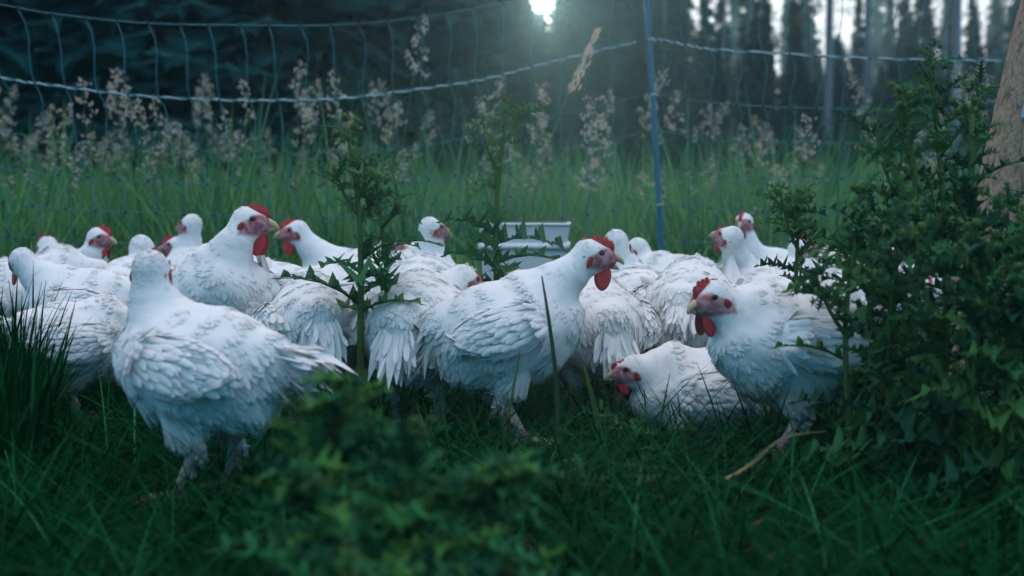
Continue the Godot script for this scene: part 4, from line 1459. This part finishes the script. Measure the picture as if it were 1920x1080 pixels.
func thistles() -> void:
	leaf_mats = [mat(Color(0.05, 0.19, 0.085), 0.55, 0.9, true, 0.2), mat(Color(0.09, 0.22, 0.09), 0.55, 0.95, true, 0.2), mat(Color(0.03, 0.13, 0.06), 0.5, 0.85, true, 0.2)]
	thistle("slim two-stemmed thistle left of the middle hen, the taller stem", -0.303, -2.93, 0.67, Vector2(-0.045, 0.0), 6, 0.19, 4, 1, "", 0.44, 0.11)
	thistle("shorter second stem of the slim thistle left of the middle hen", -0.272, -2.96, 0.55, Vector2(-0.01, -0.02), 5, 0.18, 3, 2, "", 0.44, 0.10)
	thistle("slim thistle in front of the white bin with bud head above the net cords", -0.045, -3.35, 0.74, Vector2(0.04, 0.0), 19, 0.19, 3, 3, "", 0.30, 0.10)
	leaf_mats = leaf_dark
	var right := [
		[1585, 2.5, 0.52, 8], [1508, 3.05, 0.52, 7], [1655, 2.8, 0.60, 9], [1722, 2.55, 0.70, 11], [1768, 2.85, 0.78, 12], [1808, 2.5, 0.68, 11],
		[1862, 2.7, 0.50, 10], [1915, 2.45, 0.46, 10], [1690, 2.35, 0.44, 9], [1775, 2.25, 0.48, 10], [1850, 2.2, 0.46, 10], [1625, 2.65, 0.40, 8], [1900, 2.15, 0.40, 9]]
	var k := 0
	for q in right:
		
		var tl: String = "tallest thistle of the dark clump at the right, in front of the wooden post" if k == 4 else ("thistle at the left edge of the clump, beside the striding hen" if k == 0 else "dark leafy thistle in the clump at the right, %s from the left" % rank(q, right))
		thistle(tl, (q[0] - 960.0) / 2637.0 * q[1], -q[1], q[2], Vector2(rf(-0.05, 0.05), rf(-0.04, 0.04)), q[3] * 2, 0.19, 3, 20 + k, "thistles of the dense right clump", 0.06, 0.11)
		k += 1
	# low thistles close to the lens
	leaf_mats = [mat(Color(0.032, 0.20, 0.07), 0.55, 0.8, true, 0.14), mat(Color(0.08, 0.25, 0.06), 0.6, 0.9, true, 0.14), mat(Color(0.008, 0.075, 0.038), 0.55, 0.7, true, 0.14), mat(Color(0.030, 0.17, 0.075), 0.5, 0.8, true, 0.2)]
	var near := [
		[530, 1.45, 0.235], [600, 1.5, 0.285], [655, 1.55, 0.315], [700, 1.40, 0.25], [755, 1.5, 0.275], [865, 1.55, 0.23], [905, 1.42, 0.17],
		[960, 1.4, 0.15], [1040, 1.4, 0.12], [650, 1.22, 0.19], [760, 1.25, 0.17], [860, 1.22, 0.15], [560, 1.25, 0.17], [980, 1.25, 0.12], [1110, 1.3, 0.09]]
	for q in near:
		thistle("low out of focus thistle in the nearest grass, %s from the left" % rank(q, near), (q[0] - 960.0) / 2637.0 * q[1], -q[1], q[2], Vector2(rf(-0.05, 0.05), rf(-0.05, 0.05)), 14, 0.16, 3, 60 + k, "low thistles nearest to the camera", 0.02, 0.06)
		k += 1
	leaf_mats = leaf_dark
	var low := [[1190, 2.62, 0.13], [1260, 2.2, 0.10], [1120, 2.3, 0.09]]
	for q in low:
		thistle("small thistle lying low in front of the lying hen, %s from the left" % rank(q, low), (q[0] - 960.0) / 2637.0 * q[1], -q[1], q[2], Vector2(-0.05, 0.05), 8, 0.10, 1, 90 + k, "small thistles in the trodden grass", 0.05, 0.05)
		k += 1

func rank(q: Array, all: Array) -> String:
	var n := 0
	for o in all:
		if o[0] < q[0] or (o[0] == q[0] and o[1] < q[1]):
			n += 1
	return ["first", "second", "third", "fourth", "fifth", "sixth", "seventh", "eighth", "ninth", "tenth", "eleventh", "twelfth", "thirteenth", "fourteenth", "fifteenth", "sixteenth", "seventeenth", "eighteenth"][n]

func single_blade(called: String, label: String, pts: Array, w: float, c: Color, tip: Color) -> void:
	var st := begin()
	var ln := smooth_line(pts, 5)
	var wd: PackedFloat32Array = []
	for i in ln.size():
		var q := float(i) / (ln.size() - 1)
		wd.append(w * (1.0 - 0.75 * pow(q, 3.0)))
	blade(st, ln, wd, Vector3(1, 0.1, 0.3), 0.3, c, tip)
	tag(part(called, finish(st, false), mat(Color(1, 1, 1), 0.5, 0.4), self), label, "grass blade")

func front_grass() -> void:
	rng.seed = 123
	var g1 := Color(0.35, 0.5, 0.5)
	var g2 := Color(1.7, 1.55, 1.2)
	for k in 4:
		var tuft := make_tuft(9, 0.12, 0.38, 0.5, 1.5, 0.2, 1.1, 0.0026, 0.08)
		var pl := []; var co := []
		scatter(1600, 1.15, 4.9, -160, 2080, 0.5, 0.92, g1, g2, pl, co)
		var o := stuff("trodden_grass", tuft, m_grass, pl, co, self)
		tag(o, "dark trodden grass under and in front of the hens", "grass", "trodden grass")
	for k in 2:
		var stems := make_tuft(3, 0.2, 0.42, 0.7, 1.45, 0.1, 0.7, 0.0020, 0.10)
		var pl := []; var co := []
		scatter(240, 1.6, 4.2, -100, 2050, 0.7, 1.1, Color(3.5, 2.2, 2.4), Color(8.0, 3.6, 3.2), pl, co)
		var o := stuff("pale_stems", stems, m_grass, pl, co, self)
		tag(o, "long pale stems lying loose over the trodden grass", "grass", "pale stems in the trodden grass")
	var litter := begin()
	for i in 7:
		var c := Vector3(rf(-1, 1), 0.25, rf(-1, 1)) * 0.05
		var a := Vector3(rf(-1, 1), rf(-0.3, 0.5), rf(-1, 1)).normalized() * rf(0.006, 0.016)
		var b := a.cross(Vector3(rf(-0.5, 0.5), 1, rf(-0.5, 0.5))).normalized() * rf(0.003, 0.007)
		quad(litter, c - a, c - b, c + a, c + b, Color.WHITE * rf(0.6, 1.3))
	var lm := finish(litter, false)
	var lp := []; var lc := []
	scatter(150, 1.9, 3.2, 1180, 2000, 0.8, 1.3, Color(1, 1, 1), Color(1.5, 0.8, 0.6), lp, lc)
	scatter(90, 1.7, 3.6, -60, 1200, 0.8, 1.2, Color(0.8, 0.9, 0.8), Color(1.2, 0.9, 0.7), lp, lc)
	tag(stuff("dry_litter", lm, mat(Color(0.16, 0.10, 0.055), 0.9), lp, lc, self), "brown dry leaf litter lying in the grass at the right", "leaf litter")
	# taller clump at the left edge
	for k in 2:
		var tall := make_tuft(9, 0.18, 0.36, 0.05, 0.35, 0.1, 0.8, 0.0034, 0.05)
		var pl := []; var co := []
		scatter(26, 2.5, 3.1, -60, 45, 0.8, 1.15, g1, g2, pl, co)
		var o := stuff("tall_grass", tall, m_grass, pl, co, self)
		tag(o, "taller clump of broad grass at the left edge beside the muddy hen", "grass", "tall clump at the left edge")
	single_blade("grass_blade", "single stiff green grass blade standing before the middle hen's breast", [Vector3(0.085, 0.03, -2.62), Vector3(0.083, 0.16, -2.62), Vector3(0.07, 0.27, -2.61), Vector3(0.055, 0.365, -2.60)], 0.0045, Color(0.02, 0.055, 0.025), Color(0.05, 0.08, 0.03))
	single_blade("straw_blade", "bent yellow and orange dry straw before the foot of the striding hen", [Vector3(0.345, 0.055, -2.25), Vector3(0.385, 0.078, -2.25), Vector3(0.435, 0.122, -2.24), Vector3(0.50, 0.137, -2.22)], 0.0027, Color(0.34, 0.27, 0.10), Color(0.32, 0.18, 0.10))
	single_blade("grass_blade", "yellowish short blade upright at the belly of the middle hen", [Vector3(-0.02, 0.0, -2.75), Vector3(-0.01, 0.07, -2.75), Vector3(0.005, 0.15, -2.74), Vector3(0.016, 0.215, -2.73)], 0.003, Color(0.09, 0.12, 0.04), Color(0.16, 0.16, 0.06))
	single_blade("grass_blade", "broad yellow-green blade leaning left below the ragged tail of the hen behind", [Vector3(0.175, 0.02, -2.8), Vector3(0.17, 0.07, -2.8), Vector3(0.155, 0.13, -2.79), Vector3(0.14, 0.185, -2.78)], 0.006, Color(0.05, 0.11, 0.03), Color(0.13, 0.2, 0.04))
